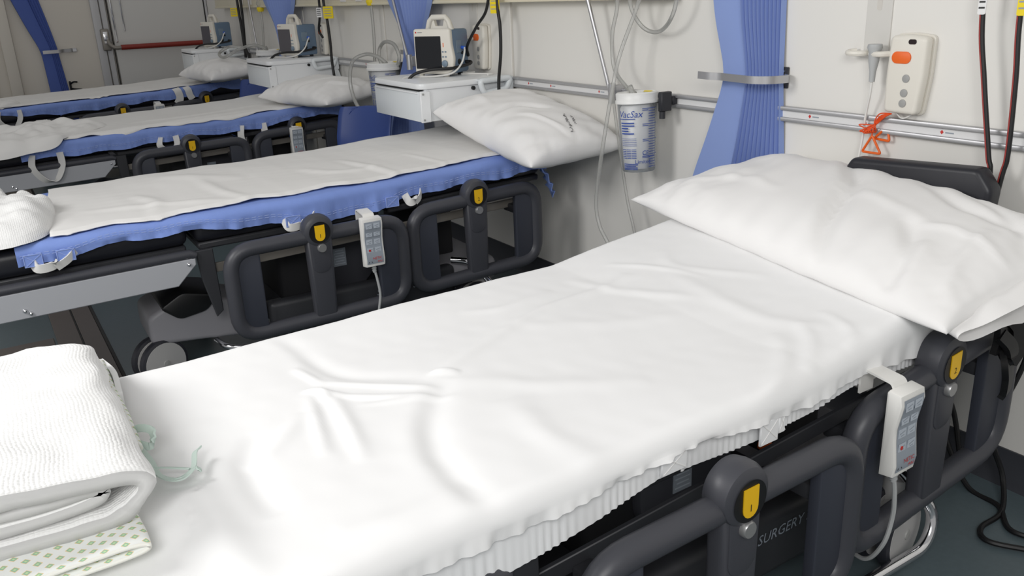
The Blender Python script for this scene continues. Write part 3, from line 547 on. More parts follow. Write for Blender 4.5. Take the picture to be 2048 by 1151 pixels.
def make_bed(i, label):
    b = BEDS[i]; bed = thing('hospital_trolley', label, 'bed', (b['x'], b['y'], 0), math.radians(b['yaw']), 'surgery trolleys in a row')
    def L(mb): mb.v = [(p[0], p[1], p[2]+float(lift(b, p[0]))) for p in mb.v]; return mb
    for (x0, x1) in ((-1.32, -.462), (-.442, .27), (.29, 1.02)):
        lpart('mattress_section', L(MB().rbox(((x0+x1)/2, 0, .599), (x1-x0, .82, .092), .03, 4)), 'black_vinyl', bed, 'black vinyl mattress section')
        lpart('deck', L(MB().rbox(((x0+x1)/2, 0, .540), (x1-x0-.02, .80, .026), .006, 1)), 'dark_plate', bed)
    for s in (-1, 1):
        M = AX((0, s*.435, 0), (1, 0, 0), (0, 0, 1), (0, -1, 0))
        fp = lpart('foot_side_panel', L(MB().prism([(-1.32, .515), (-.455, .515), (-.455, .492), (-.525, .425), (-1.32, .425)], -.012, .012, M, .003, 1)), 'panel_grey', bed, 'grey metal side panel of foot section')
        lpart('edge_bar', L(MB().tube([(-1.32, s*.435, .530), (-.47, s*.435, .530), (-.455, s*.43, .52)], .017, 12)), 'rail_grey', bed)
        for (x, z) in ((-.48, .497), (-1.0, .452), (-.985, .440)): lpart('bolt', L(MB().lathe([(0, .020), (.005, .018), (.008, .012)], 12, M @ Matrix.Translation((x, z, 0)))), 'chrome', fp)
        lpart('accessory_rail', L(MB().rbox((.27, s*.405, .455), (1.38, 0.012, .034), .002, 1)), 'dark_plate' if i == 0 else 'steel', bed, 'metal accessory rail')
        lpart('hinge_plate', L(MB().prism([(-.45, .535), (-.39, .535), (-.385, .30), (-.41, .28), (-.44, .42)], -.01, .01, AX((0, s*.425, 0), (1, 0, 0), (0, 0, 1), (0, -1, 0)), .003, 1)), 'dark_plate', bed)
    side_rail(bed, b, -.385, .325, -.520, 1, b['z']); side_rail(bed, b, .335, .965, -.482, 2, b['z'])
    # underframe
    lpart('lift_column', MB().rbox((.10, 0, .36), (.42, .40, .34), .03, 3), 'matt_black', bed); lpart('lift_column', MB().rbox((.60, 0, .36), (.20, .34, .34), .03, 3), 'matt_black', bed)
    cv = lpart('column_cover', MB().prism(fillet([(.02, .46, 0), (.30, .46, 0), (.30, .27, 0), (.22, .19, 0), (.10, .19, 0), (.02, .27, 0)], .04, 5, True), .17, .225, AX((0, 0, 0), (1, 0, 0), (0, 0, 1), (0, -1, 0)), .012, 2), 'rail_grey', bed)
    pt = lpart('rating_plate', MB().rbox((.14, -.2265, .345), (.055, .002, .075), 0), 'label_grey', cv)
    pl = MB()
    for k in range(6): pl.box((.14, -.228, .373-.011*k), (.045 if k % 2 else .036, .001, .003))
    lpart('plate_print', pl, 'label_light', pt)
    lpart('base_beam', MB().rbox((.10, 0, .165), (1.15, .34, .09), .02, 2), 'dark_plate', bed)
    lpart('foot_cover', MB().prism(fillet([(-.63, .165, 0), (-.63, .275, 0), (-.50, .335, 0), (-.36, .30, 0), (-.20, .225, 0), (-.20, .12, 0), (-.46, .15, 0)], .025, 4, True), .03, .30, AX((0, 0, 0), (1, 0, 0), (0, 0, 1), (0, -1, 0)), .018, 3), 'base_grey', bed, 'grey moulded base cover')
    lpart('cover_inset', MB().prism(fillet([(-.585, .305, 0), (-.50, .352, 0), (-.37, .32, 0), (-.42, .265, 0), (-.52, .25, 0)], .02, 4, True), .06, .315, AX((0, 0, 0), (1, 0, 0), (0, 0, 1), (0, -1, 0)), .008, 2), 'black', bed, 'black rubber inset on the base cover')
    lpart('head_cover', MB().rbox((.66, 0, .19), (.34, .66, .12), .04, 4), 'base_grey', bed)
    sc_ = lpart('side_cover', MB().rbox((.20, -.33, .175), (.80, .06, .16), .02, 3), 'dark_plate', bed)
    V, F = text_geo('SURGERY SYSTEM', .036, shear=.2); lpart('lettering', MB().raw(V, F, AX((.235, -.3612, .195), (1, 0, 0), (0, 0, 1), (0, -1, 0))), 'label_grey', sc_, 'grey lettering on the base', smooth=False)
    lpart('marker_dot', MB().cyl((.44, -.19, .30), (.44, -.215, .30), .014, 14), 'orange', bed)
    for (cx, cy, rot) in ((-.60, -.26, 20), (-.40, .27, -30), (.67, -.40, 8), (.70, .37, 10)):
        R = Matrix.Translation((cx, cy, 0)) @ Matrix.Rotation(math.radians(rot), 4, 'Z')
        c = lpart('caster', MB().lathe([(0, .215), (.034, .215), (.036, .20), (.040, .13), (.036, .10), (0, .10)], 20, R @ Matrix.Translation((.03, 0, 0))), 'caster_grey', bed)
        lpart('caster_fork', MB().rbox((0, 0, .12), (.10, .034, .09), .02, 3, R), 'caster_grey', c)
        for s in (-1, 1):
            W = R @ Matrix.Translation((-.01, s*.030, .092)) @ Matrix.Rotation(PI/2, 4, 'X')
            w = lpart('wheel', MB().lathe([(.080, -.016), (.090, -.012), (.092, 0), (.090, .012), (.080, .016)], 36, W), 'tyre', c)
            lpart('wheel_disc', MB().lathe([(0, -.020), (.030, -.019), (.079, -.0165), (.082, -.012), (.082, .012), (.079, .0165), (.030, .019), (0, .020)], 36, W), 'caster_grey', w); lpart('axle_cap', MB().lathe([(.0, .023), (.012, .022), (.014, .018), (.014, -.018), (.012, -.022), (0, -.023)], 16, W), 'btn_grey', w)
    lpart('brake_bar', MB().tube(fillet([(.60, -.33, .27), (.66, -.40, .27), (.745, -.47, .13), (.70, -.48, .06), (.45, -.47, .055)], .05, 7), .014, 12), 'chrome', bed, 'chrome brake bar')
    lpart('brake_bar', MB().tube(fillet([(-.40, -.28, .13), (-.38, -.36, .12), (-.20, -.40, .10), (.2, -.40, .10)], .05, 6), .011, 12), 'chrome', bed)
    return bed
bed1 = make_bed(0, 'trolley under the smooth white sheet with folded blanket'); make_bed(1, 'trolley with blue transfer sheet and crumpled white knitted blanket'); make_bed(2, 'trolley with blue sheet and crumpled gown under the middle monitor'); make_bed(3, 'trolley with blue sheet right next to the exit door')
lpart('headrest', MB().prism(fillet([(-.215, .60, 0), (-.235, .835, 0), (-.195, .886, 0), (.165, .868, 0), (.195, .82, 0), (.18, .60, 0)], .012, 3, True), -.03, .03, AX((1.115, -.085, 0), (0, 1, 0), (0, 0, 1), (1, 0, 0)), .014, 3), 'black_vinyl', bed1, 'black padded headrest')
hp = lpart('headrest_post', MB().tube([(1.10, -.12, .70), (1.0, -.12, .60)], .012, 8).tube([(1.10, .10, .70), (1.0, .10, .60)], .012, 8), 'dark_plate', bed1)
sk = MB(); U = [(1, 0, 0), (.8, -.5, .2), (.7, .6, 0), (1, .2, 0), (.6, -.8, 0), (1, 0, .3), (.9, .3, 0)]

for pts, w, u in (([(.80, -.46, .655), (.80, -.50, .650), (.80, -.528, .625), (.805, -.53, .585), (.80, -.528, .55)], .05, (1, 0, 0)), ([(.812, -.535, .645), (.838, -.548, .61), (.835, -.55, .57), (.812, -.545, .535)], .044, (.9, -.4, .1)), ([(.815, -.54, .55), (.80, -.552, .53), (.815, -.55, .50), (.826, -.545, .46), (.826, -.54, .445)], .045, (.95, .25, 0)), ([(.785, -.535, .60), (.80, -.552, .575), (.806, -.553, .548), (.79, -.542, .545)], .032, (1, 0, .4))):
    sk.strip(catmull(pts, 5), w, .014, u)
lpart('strap', sk, 'black', bed1, 'black fabric strap knotted round the rail', angle=80)
# ------------------------------------------------------------------ hand controls hooked over the rails
def hand_control(label, i, xl, ylo, ztop, lean=0.):
    b = BEDS[i]; bx, by = xl, ylo; c, s = math.cos(math.radians(b['yaw'])), math.sin(math.radians(b['yaw']))
    loc = (b['x']+bx*c-by*s, b['y']+bx*s+by*c, ztop+float(lift(b, bx))-.19)
    t = thing('hand_control', label, 'hand control', loc, math.radians(b['yaw']), 'bed hand controls hooked over the side rails')
    prof = [(0.0, 0), (.030, .004), (.034, .03), (.027, .085), (.026, .11), (.036, .165), (.032, .186), (.004, .190), (0, .185)]
    body = MB().prism(prof, -.041, .041, AX((0, -.008, 0), (0, -1, 0), (0, 0, 1), (1, 0, 0)), .006, 2); lpart('body', body, 'white_plastic', t)
    lab = np.zeros((12, 2, 3)); zz = np.linspace(.014, .176, 12)
    for k, z in enumerate(zz):
        y = -.0088-np.interp(z, [.004, .03, .085, .11, .165, .186], [.030, .034, .027, .026, .036, .032]); lab[k, 0] = (-.033, y-.0004, z); lab[k, 1] = (.033, y-.0004, z)
    lb = lpart('label_panel', MB().grid(lab), 'label_grey', t, 'grey keypad label')
    def fy(z): return -.0098-float(np.interp(z, [.004, .03, .085, .11, .165, .186], [.030, .034, .027, .026, .036, .032]))
    for k in range(4):
        z = .160-.031*k; kb = MB()
        for (x, w) in ((-.016, .024), (.015, .024)): kb.box((x, fy(z), z), (w, .0008, .019))
        kp = lpart('key', kb, 'label_light', lb); ic = MB()
        for x in (-.016, .015): ic.strip([(x-.008, fy(z)-.0006, z), (x+.008, fy(z)-.0006, z+.004)], .0025, .0006, (0, 0, 1)); ic.strip([(x-.004, fy(z)-.0006, z-.005), (x+.006, fy(z)-.0006, z-.004)], .002, .0006, (0, 0, 1))
        lpart('key_symbol', ic, 'label_grey', kp)
    lpart('stop_mark', MB().cyl((-.018, fy(.067)-.0003, .067), (-.018, fy(.067)-.0012, .067), .0045, 12), 'red_print', lb)
    V, F = text_geo('A', .024); lpart('logo', MB().raw(V, F, AX((-.028, fy(.022), .020), (1, 0, 0), (0, .05, 1), (0, -1, 0))), 'print_dark', lb, smooth=False)
    V, F = text_geo('NETIC', .013); m2 = MB().raw(V, F, AX((-.010, fy(.032), .031), (1, 0, 0), (0, .05, 1), (0, -1, 0))); V, F = text_geo('AID', .013); m2.raw(V, F, AX((.008, fy(.024), .019), (1, 0, 0), (0, .05, 1), (0, -1, 0))); lpart('logo', m2, 'red_print', lb, smooth=False)
    lpart('hook', MB().strip(fillet([(0, -.012, .184), (0, -.006, .197), (0, .055, .205), (0, .064, .198), (0, .064, .150)], .012, 5), .044, .005, (1, 0, 0)), 'white_plastic', t)
    lpart('strain_relief', MB().tube([(0, -.018, .004), (0, -.019, -.012), (0, -.02, -.026)], [.0085, .0075, .006], 12).tube([(0, -.0185, -.008), (0, -.0185, -.011)], .0095, 12).tube([(0, -.0195, -.017), (0, -.0195, -.020)], .0085, 12), 'cable_grey', t)
    lpart('cable', MB().tube(catmull([(0, -.019, -.01), (.008, -.022, -.06), (.014, -.02, -.12), (.006, -.01, -.19), (.02, .04, -.26), (.06, .14, -.27)], 8), .005, 8), 'cable_grey', t); return t
hand_control('white hand control on the white sheeted bed near chrome brake bar', 0, .440, -.51, .588); hand_control('white hand control on numbered rail of the bed with knitted blanket', 1, .155, -.548, .575); hand_control('small hand control beside the dark blue chair', 2, .62, -.51, .555); hand_control('tiny hand control on the rail of the bed by the exit door', 3, .24, -.548, .572)
# ------------------------------------------------------------------ bedding
def place(o, b, label, cat, group=None):
    o.location = (b['x'], b['y'], 0); o.rotation_euler = (0, 0, math.radians(b['yaw'])); return tag(o, label, cat, group)
def drape(b, x0, x1, nx, yn, yf, base, dropn, dropf, rn, rf, ny, disp, side_wave=.004, seed=1):
    """cloth over the mattress: far fall, top, near fall; yn / dropn may vary along x"""
    X = np.linspace(x0, x1, nx); YN = np.array([yn(x) for x in X]) if callable(yn) else np.full(nx, yn); DN = np.array([dropn(x) for x in X]); Z0 = base+lift(b, X)
    A = np.linspace(0, PI/2, 7); cols = []
    for k in range(5): cols.append(('fd', 1-k/5))
    for a in A[:-1]: cols.append(('fa', a))
    for k in range(ny): cols.append(('t', k/(ny-1)))
    for a in A[1:]: cols.append(('na', a))
    for k in range(1, 9): cols.append(('nd', k/8))
    P = np.zeros((nx, len(cols), 3)); Wt = np.zeros((nx, len(cols)))
    wv = waves(X, X*0, seed, .10, 6); wv2 = waves(X, X*0, seed+7, .035, 5)
    for j, (kd, q) in enumerate(cols):
        P[:, j, 0] = X
        if kd == 'fd': P[:, j, 1] = yf; P[:, j, 2] = Z0-rf-dropf*q
        elif kd == 'fa': P[:, j, 1] = yf-rf+rf*math.cos(q); P[:, j, 2] = Z0-rf+rf*math.sin(q); Wt[:, j] = math.sin(q)
        elif kd == 't': P[:, j, 1] = (yf-rf)*(1-q)+(YN+rn)*q; P[:, j, 2] = Z0; Wt[:, j] = 1
        elif kd == 'na': P[:, j, 1] = YN+rn-rn*math.sin(q); P[:, j, 2] = Z0-rn+rn*math.cos(q); Wt[:, j] = math.cos(q)
        else: P[:, j, 1] = YN-(wv*.6+wv2*.4)*side_wave*q; P[:, j, 2] = Z0-rn-DN*q
    P[:, :, 2] += disp(P[:, :, 0], P[:, :, 1])*Wt
    mb = MB().grid(P); mb.uv = P[:, :, :2].reshape(-1, 2); return mb, P
# ---- first bed: white fitted sheet
b = BEDS[0]
KS = 1.041
def wl(pts): return [toploc(b, p[0]*KS, p[1]*KS) for p in pts]
CR = [([(1.30, 1.575), (1.233, 1.556), (1.002, 1.519), (.79, 1.426), (.622, 1.343)], .011, .020, .3), ([(.45, 1.74), (.471, 1.68), (.493, 1.497), (.558, 1.405), (.622, 1.343)], -.008, .024, .5),
      ([(.437, 1.455), (.482, 1.369), (.613, 1.266)], .007, .010, .4), ([(.46, 1.47), (.53, 1.39), (.63, 1.29)], .006, .009, .3), ([(.48, 1.33), (.56, 1.29), (.64, 1.25)], .005, .009, .3),
      ([(.645, 1.326), (.558, 1.216), (.51, 1.103), (.499, .969), (.519, .90)], -.014, .030, .55), ([(.452, 1.417), (.431, 1.265), (.406, 1.141)], .010, .018, .5), ([(.43, 1.43), (.40, 1.30), (.375, 1.19)], .008, .014, -.4),
      ([(.30, 1.35), (.257, 1.278), (.244, 1.204), (.243, 1.08)], -.013, .026, .4), ([(.44, 1.57), (.46, 1.45)], .007, .010, .3), ([(.387, 1.366), (.304, 1.273), (.25, 1.249)], .007, .020, .3),
      ([(.692, 1.187), (.682, 1.017), (.704, .90)], .008, .035, .4), ([(1.29, 1.10), (1.212, 1.011), (1.083, .93), (1.0, .905)], .009, .022, .4), ([(1.36, 1.10), (1.30, 1.02), (1.20, .95)], .009, .018, .4), ([(1.43, 1.10), (1.39, 1.0), (1.33, .96)], .007, .016, .4),
      ([(1.169, 1.656), (1.224, 1.471), (1.304, 1.322)], .006, .022, .4), ([(1.361, 1.502), (1.322, 1.19), (1.395, .994)], .007, .028, .3), ([(.08, 1.10), (.13, 1.13), (.16, 1.18), (.17, 1.02), (.19, .95)], .018, .035, .2),
      ([(.66, 1.30), (.80, 1.18), (.96, 1.09)], .006, .03, .4), ([(.9, 1.47), (1.05, 1.36), (1.25, 1.28)], .004, .03, .3), ([(.30, .98), (.40, .96), (.52, .98)], .008, .03, .3), ([(.64, 1.36), (.69, 1.33)], .010, .010, .2), ([(.42, 1.45), (.445, 1.42), (.44, 1.38)], .012, .010, .2),
      ([(.85, 1.62), (.95, 1.58), (1.1, 1.61)], .005, .02, .3), ([(1.45, 1.62), (1.40, 1.5), (1.5, 1.3)], .006, .02, .3), ([(1.30, 1.66), (1.36, 1.55), (1.40, 1.40)], .005, .012, .3)]
def disp1(X, Y):
    Z = .0030*waves(X, Y, 5, .55)+.0003*waves(X, Y, 9, .09)
    for pts, a, w, s in CR: Z = Z+crease(X, Y, wl(pts), a, w, s)
    return Z
def dn1(x): return float(np.interp(x, [-1.1, -.45, -.27, -.06, .14, .4, .6, 1.0], [.032, .026, .014, .004, .018, .030, .065, .075]))
def yn1(x): return -.462-.008*math.sin(x*5+1)-.004*math.sin(x*13)
mb, P = drape(b, -1.33, 1.0, 360, yn1, .444, .667, dn1, .06, .036, .035, 130, disp1, .006, 3)
o = mesh_obj('bed_sheet', mb, 'sheet_white', angle=180); sheet1 = place(o, b, 'smooth white fitted sheet on the bed with folded waffle blanket', 'sheet')
def hem(xa, xb, yoff, dfun, d0=-.012):
    n = int((xb-xa)/.0035); X = np.linspace(xa, xb, n); Q = np.zeros((n, 5, 3)); rw = np.sin(X*2*PI/.016+2*np.sin(X*31))*(.6+.4*np.sin(X*47)); Yn = np.array([yn1(x) for x in X]); D = np.array([dfun(x) for x in X])
    for j in range(5):
        q = j/4; dd = np.array([dn1(x) for x in X]); Q[:, j, 0] = X; Q[:, j, 1] = Yn+yoff+rw*.0022*q; Q[:, j, 2] = .667+lift(b, X)-.036-dd-d0-(D+.003*np.sin(X*9))*q
    return MB().grid(Q)
lpart('gathered_hem', hem(-1.33, -.078, .014, lambda x: np.interp(x, [-1.1, -.45, -.27, -.08], [.085, .082, .074, .050])), 'sheet_hem', sheet1, 'gathered elastic hem', angle=180)
lpart('gathered_hem', hem(-.085, .14, .022, lambda x: np.interp(x, [-.085, .14], [.070, .052])), 'sheet_hem', sheet1, angle=180); lpart('gathered_hem', hem(.14, .98, .016, lambda x: .042), 'sheet_hem', sheet1, angle=180)
def tabp(x, w, z, h, y): return MB().rbox((x, y, z), (w, .006, h), .002, 1)
for (x, w, z, h) in ((-.115, .060, .575, .040), (.115, .050, .562, .050), (.150, .018, .570, .044)):
    tb = lpart('stitched_tab', tabp(x, w, z, h, yn1(x)+.008), 'sheet_hem', sheet1); lpart('stitching', MB().strip([(x-w*.42, yn1(x)+.0045, z-h*.4), (x+w*.42, yn1(x)+.0045, z+h*.4)], .0015, .001, (0, 0, 1)).strip([(x-w*.42, yn1(x)+.0045, z+h*.4), (x+w*.42, yn1(x)+.0045, z-h*.4)], .0015, .001, (0, 0, 1)), 'draw_sheet', tb)
# ---- blue transfer sheets and white draw sheets on the other beds
def blue_sheet(i, x0, x1, label, drop, seed, straps):
    b = BEDS[i]
    def dz(X, Y): return .0015*waves(X, Y, seed, .3)
    def yn(x): return -.442-.010*math.sin(x*6+seed)-.005*math.sin(x*17+seed)
    def dn(x): return float(np.interp(x, [l[0] for l in drop], [l[1] for l in drop]))+.006*math.sin(x*23+seed)
    mb, P = drape(b, x0, x1, 180, yn, .446, .662, dn, .07, .03, .03, 50, dz, .012, seed)
    o = mesh_obj('transfer_sheet', mb, 'blue_cloth', angle=180); o = place(o, b, label, 'sheet', 'blue transfer sheets')
    st = MB()
    for off in (.028, .036):
        X = np.linspace(x0+.01, x1-.01, 260)
        for k in range(0, 260-1):
            xm = X[k]; 
            if k % 3 == 2: continue
            p = [(x, yn(x)-.0035-.006, .662+float(lift(b, x))-.03-dn(x)+off) for x in (X[k], X[k]+(X[1]-X[0])*.95)]; st.strip(p, .0013, .001, (0, 0, 1))
    lpart('stitching', st, 'stitch', o, 'pale double stitching', smooth=False)
    for (xa, xb, z, l, sw) in straps:
        if xb-xa < .03:
            zt = .662+float(lift(b, xa))-.01; y = yn(xa)-.008; lpart('webbing_strap', MB().strip(catmull([(xa-.01, y+.03, zt+.012), (xa, y-.004, zt-.01), (xa+.008, y-.010, zt-l*.6), (xa+.004+z, y-.012, zt-l)], 6), sw, .003, (1, 0, .1)), 'webbing', o, 'white webbing strap', angle=60); continue
        zt = .662+float(lift(b, xa))-.03-dn(xa); y = yn(xa)-.008
        lpart('webbing_strap', MB().strip(catmull([(xa, y, zt+.03), (xa-.01, y-.012, zt-l*.35), (xa+(xb-xa)*.25, y-.016, zt-l*.9), ((xa+xb)/2+.01, y-.014, zt-l), (xb-(xb-xa)*.2, y-.016, zt-l*.8), (xb, y-.012, zt-l*.3), (xb, y, zt+.03)], 6), sw, .003, [(.7, -.7, .25)]*37), 'webbing', o, 'white webbing carry strap', angle=60)
    return o, dn, yn
bs2, dn2, yn2 = blue_sheet(1, -.99, 1.015, 'blue transfer sheet under white draw sheet on bed with knitted blanket', [(-1.02, .045), (-.75, .02), (-.5, .02), (-.3, .035), (-.08, .065), (.1, .08), (.22, .07), (.33, .055), (.5, .045), (1.0, .05)], 2, [])
for (xa, w) in ((-.95, .13), (-.13, .12), (.36, .07)):
    zt = .662+float(lift(BEDS[1], xa))-.03-dn2(xa); y = yn2(xa)-.004
    lpart('webbing_strap', MB().strip(catmull([(xa, y+.006, zt+.016), (xa+.012, y-.010, zt-.014), (xa+w*.45, y-.016, zt-.010), (xa+w*.52, y-.008, zt+.004)], 6), .030, .004, (.35, -.25, 1)), 'webbing', bs2, 'white webbing strap folded up', angle=60)
    lpart('webbing_strap', MB().strip(catmull([(xa+w*.5, y-.012, zt-.020), (xa+w*.8, y-.014, zt+.002), (xa+w, y+.004, zt+.022)], 6), .026, .004, (-.3, -.35, 1)), 'webbing', bs2, angle=60)
for xa in (-.945, -.85, -.10, .30):
    z = .662+float(lift(BEDS[1], xa))-.03-dn2(xa)+.014; y = yn2(xa)-.0135; w, h = .052, .038
    tb = lpart('stitched_tab', MB().rbox((xa, y+.003, z), (w*1.06, .004, h*1.1), .001, 1), 'blue_cloth', bs2); st = MB()
    for p, q in (((-1, -1), (1, 1)), ((-1, 1), (1, -1)), ((-1, -1), (1, -1)), ((-1, 1), (1, 1)), ((-1, -1), (-1, 1)), ((1, -1), (1, 1))): st.strip([(xa+p[0]*w/2, y, z+p[1]*h/2), (xa+q[0]*w/2, y, z+q[1]*h/2)], .0012, .001, (0, 0, 1) if p[0] != q[0] else (1, 0, 0))
    lpart('stitching', st, 'stitch', tb, smooth=False)
lpart('sheet_corner', MB().strip(catmull([(.985, -.435, .65), (1.02, -.44, .60), (1.045, -.43, .55), (1.06, -.42, .51)], 5), .075, .005, [(0, 1, .2), (.2, 1, .2), (.4, 1, .1), (.5, 1, 0)]*6), 'blue_cloth', bs2, 'blue sheet corner hanging off the head end', angle=80)
blue_sheet(2, -.93, .98, 'blue transfer sheet with white webbing loops on the bed under the middle monitor', [(-.93, .05), (-.5, .06), (-.2, .055), (.0, .05), (.4, .06), (.7, .035), (1.0, .06)], 4, [(-.875, -.735, 0, .125, .045), (.30, .44, 0, .15, .045), (-.19, -.10, 0, .05, .04)])
blue_sheet(3, -.95, .98, 'blue transfer sheet on the bed by the exit door', [(-.95, .01), (-.5, .055), (-.2, .055), (.2, .04), (.6, .06), (.8, .02), (1.0, .06)], 6, [(-.90, -.76, 0, .10, .05), (.43, .43, -.02, .11, .06), (.515, .515, .02, .09, .055)])
def draw_sheet(i, x0, x1, yn0, label, seed, creases, foot=0.):
    b = BEDS[i]; nx, ny = 200, 70; X, V = np.meshgrid(np.linspace(x0, x1, nx), np.linspace(0, 1, ny), indexing='ij')
    yn = yn0+.014*waves(X, X*0, seed, .30, 6)+.004*waves(X, X*0, seed+1, .08, 5); XX = X+foot*(V-.5)*np.clip((x0+.3-X)/.3, 0, 1)+.006*waves(V, V*0, seed+4, .3, 4)*np.clip((x0+.2-X)/.2, 0, 1)
    yf = .452; Y = yf*(1-V)+yn*V; Z = .675+lift(b, XX)+.0028*waves(XX, Y, seed+2, .45)+.0004*waves(XX, Y, seed+3, .1)
    for pts, a, w, s in creases: Z = Z+crease(XX, Y, [toploc(b, *p) for p in pts], a, w, s)
    ov = np.clip(-.415-Y, 0, None); Z = Z-ov*.9; fo = np.clip(Y-.42, 0, None); Z = Z-fo*2.2
    Z = np.where(V > .985, Z-.006, Z)
    P = np.stack([XX, Y, Z], -1); mb = MB().grid(P); mb.uv = P[:, :, :2].reshape(-1, 2)
    o = mesh_obj('draw_sheet', mb, 'draw_sheet', angle=180); md = o.modifiers.new('thick', 'SOLIDIFY'); md.thickness = .003; md.offset = 1
    return place(o, b, label, 'sheet', 'white draw sheets over the blue')
draw_sheet(1, -.86, .99, -.395, 'long white draw sheet over the blue sheet on bed with knitted blanket', 11, [([(1.30, 3.55), (1.33, 3.35), (1.36, 3.15), (1.37, 3.03)], .010, .022, .5), ([(.72, 3.6), (.74, 3.3), (.80, 3.06)], .009, .03, .4), ([(.45, 3.5), (.5, 3.3), (.45, 3.1)], .010, .03, .4), ([(.25, 3.35), (.5, 3.25), (.75, 3.12)], .008, .03, .3), ([(.6, 3.75), (.75, 3.6), (.9, 3.5)], .010, .05, .3), ([(1.55, 3.4), (1.58, 3.2), (1.6, 3.03)], .006, .014, .4), ([(1.1, 3.5), (1.2, 3.3), (1.4, 3.25)], .008, .03, .4)], -.05)
draw_sheet(2, -.70, .90, -.425, 'cream white draw sheet with ripples on the bed under the middle monitor', 21, [([(.6, 5.5), (1.0, 5.55), (1.6, 5.6)], .012, .03, .4), ([(.8, 5.75), (1.2, 5.72), (1.7, 5.8)], .010, .03, .4)])
draw_sheet(3, -1.05, .95, -.405, 'cream draw sheet on the bed by the exit door', 31, [([(.6, 7.5), (1.0, 7.5), (1.6, 7.6)], .010, .04, .3)])
# ---- pillows
def pillow(label, c, yaw, tilt, Ln, Wd, T, Tb, seed, creases=(), open_end=0., roll=0., wr=.006, marks=False):
    n = 84; u, v = np.meshgrid(np.linspace(-1, 1, n), np.linspace(-1, 1, n), indexing='ij')
    uu = np.sign(u)*np.abs(u)**.8; vv = np.sign(v)*np.abs(v)**.8
    e = np.clip((1-np.abs(uu)**2.3)*(1-np.abs(vv)**2.3), 0, 1)**.44
    x = uu*Ln/2*(1-.07*(1-vv**2)*np.abs(uu)**3); y = vv*Wd/2*(1-.06*(1-uu**2)*np.abs(vv)**3)
    rad = np.abs(uu)**2+np.abs(vv)**2; wrk = wr*waves(x, y, seed, .16)*(.4+.6*np.clip(rad, 0, 1))+wr*.22*waves(x, y, seed+1, .06)*np.clip(rad-.3, 0, 1)
    ed = np.clip(e*2.5, 0, 1); zt = T*e+wrk*ed; zb = -Tb*e+.3*wrk*ed
    for pts, a, w, s in creases: zt = zt+crease(x, y, pts, a, w, s)*ed
    op = open_end*np.clip((uu-.8)/.2, 0, 1)*(1-np.abs(vv)**4); zt = zt+op; zb = zb-op*.3
    top = np.stack([x, y, zt], -1); bot = np.stack([x, y, zb], -1)
    mb = MB().grid(top); mb.grid(bot[:, ::-1])
    M = Matrix.Translation(c) @ Matrix.Rotation(math.radians(yaw), 4, 'Z') @ Matrix.Rotation(math.radians(tilt), 4, 'X') @ Matrix.Rotation(math.radians(roll), 4, 'Y')
    fl = mb.uv = np.concatenate([top[:, :, :2].reshape(-1, 2), bot[:, ::-1, :2].reshape(-1, 2)])
    o = mesh_obj('pillow', mb, 'pillow_white', angle=180); bm = bmesh.new(); bm.from_mesh(o.data); bmesh.ops.remove_doubles(bm, verts=bm.verts, dist=.0004); bmesh.ops.recalc_face_normals(bm, faces=bm.faces); bm.to_mesh(o.data); bm.free()
    o.matrix_basis = M; tag(o, label, 'pillow', 'white pillows on the beds')
    if marks:
        mk = MB(); rg = random.Random(5)
        def at(a, c_):
            i_, j_ = np.abs(uu[:, 0]-a).argmin(), np.abs(vv[0]-c_).argmin(); return Vector(top[i_, j_])
        for row in range(2):
            for k in range(16 if row == 0 else 9):
                a = .52+.022*k+.04*row; q = at(a, .22+.10*row-.012*k); w = .004+.006*rg.random()
                mk.box((q.x, q.y+.003*rg.random(), q.z+.004), (w*.5, w, .001))
        m_ = lpart('printed_mark', mk, 'print_dark', o, 'dark printed lettering on the pillowcase')
    return o
# local x runs from the far end to the near end of the pillow, local y towards the head of the bed
p1 = pillow('large white pillow with diagonal crease under the black headrest', (1.885, 1.41, .738), -98, 7, 1.16, .57, .105, .060, 3,
       [([(-.22, .22), (-.02, .05), (.10, -.14), (.22, -.30)], -.042, .028, .45), ([(.26, -.05), (.36, -.16), (.40, -.27)], -.020, .022, .4), ([(.10, .18), (.28, .10), (.46, .10)], -.018, .024, .4), ([(-.40, .10), (-.30, -.05), (-.32, -.2)], -.010, .03, .3), ([(-.28, .24), (-.1, .12), (.02, -.02)], .010, .020, .4), ([(.35, -.1), (.40, -.2), (.45, -.28)], .014, .02, .3), ([(.40, .05), (.45, -.12), (.52, -.24)], .012, .018, .4), ([(.2, .2), (.4, .12), (.5, .02)], -.012, .02, .4), ([(.30, -.05), (.40, -.02), (.52, -.04)], .010, .012, .3), ([(-.45, -.2), (-.3, -.1), (-.1, -.12)], .008, .02, .3), ([(.0, .0), (.2, -.02), (.36, -.05)], .008, .02, .3)], 0., roll=2.0, wr=.0045)
fl = np.zeros((49, 9, 3))
for k in range(49):
    a = 2*PI*k/48; sx_, sz_ = math.copysign(abs(math.cos(a))**.6, math.cos(a)), math.sin(a)
    for j in range(9):
        q = j/8; hh = .030*(1-q)+.020*q+.005*math.sin(6*sx_+2)*q; fl[k, j] = (.44+.150*q+.006*math.sin(9*sx_)*q, sx_*(.240+.022*q), sz_*hh-.016*q+.006*math.sin(11*sx_+1)*q)
lpart('pillowcase_end', MB().grid(fl), 'pillow_white', p1, 'open end of the pillowcase', angle=180)
pillow('plump white pillow with printed edge hanging over the head of bed with knitted blanket', (2.0, 3.11, .795), -93, 4, .88, .46, .115, .085, 8,
       [([(.02, -.20), (.03, -.05), (.14, .05)], -.022, .018, .5), ([(.10, -.10), (.25, -.04), (.38, .0)], .012, .014, .5), ([(-.3, -.1), (-.1, -.12), (.0, -.2)], .008, .02, .4)], 0., roll=8, marks=True)
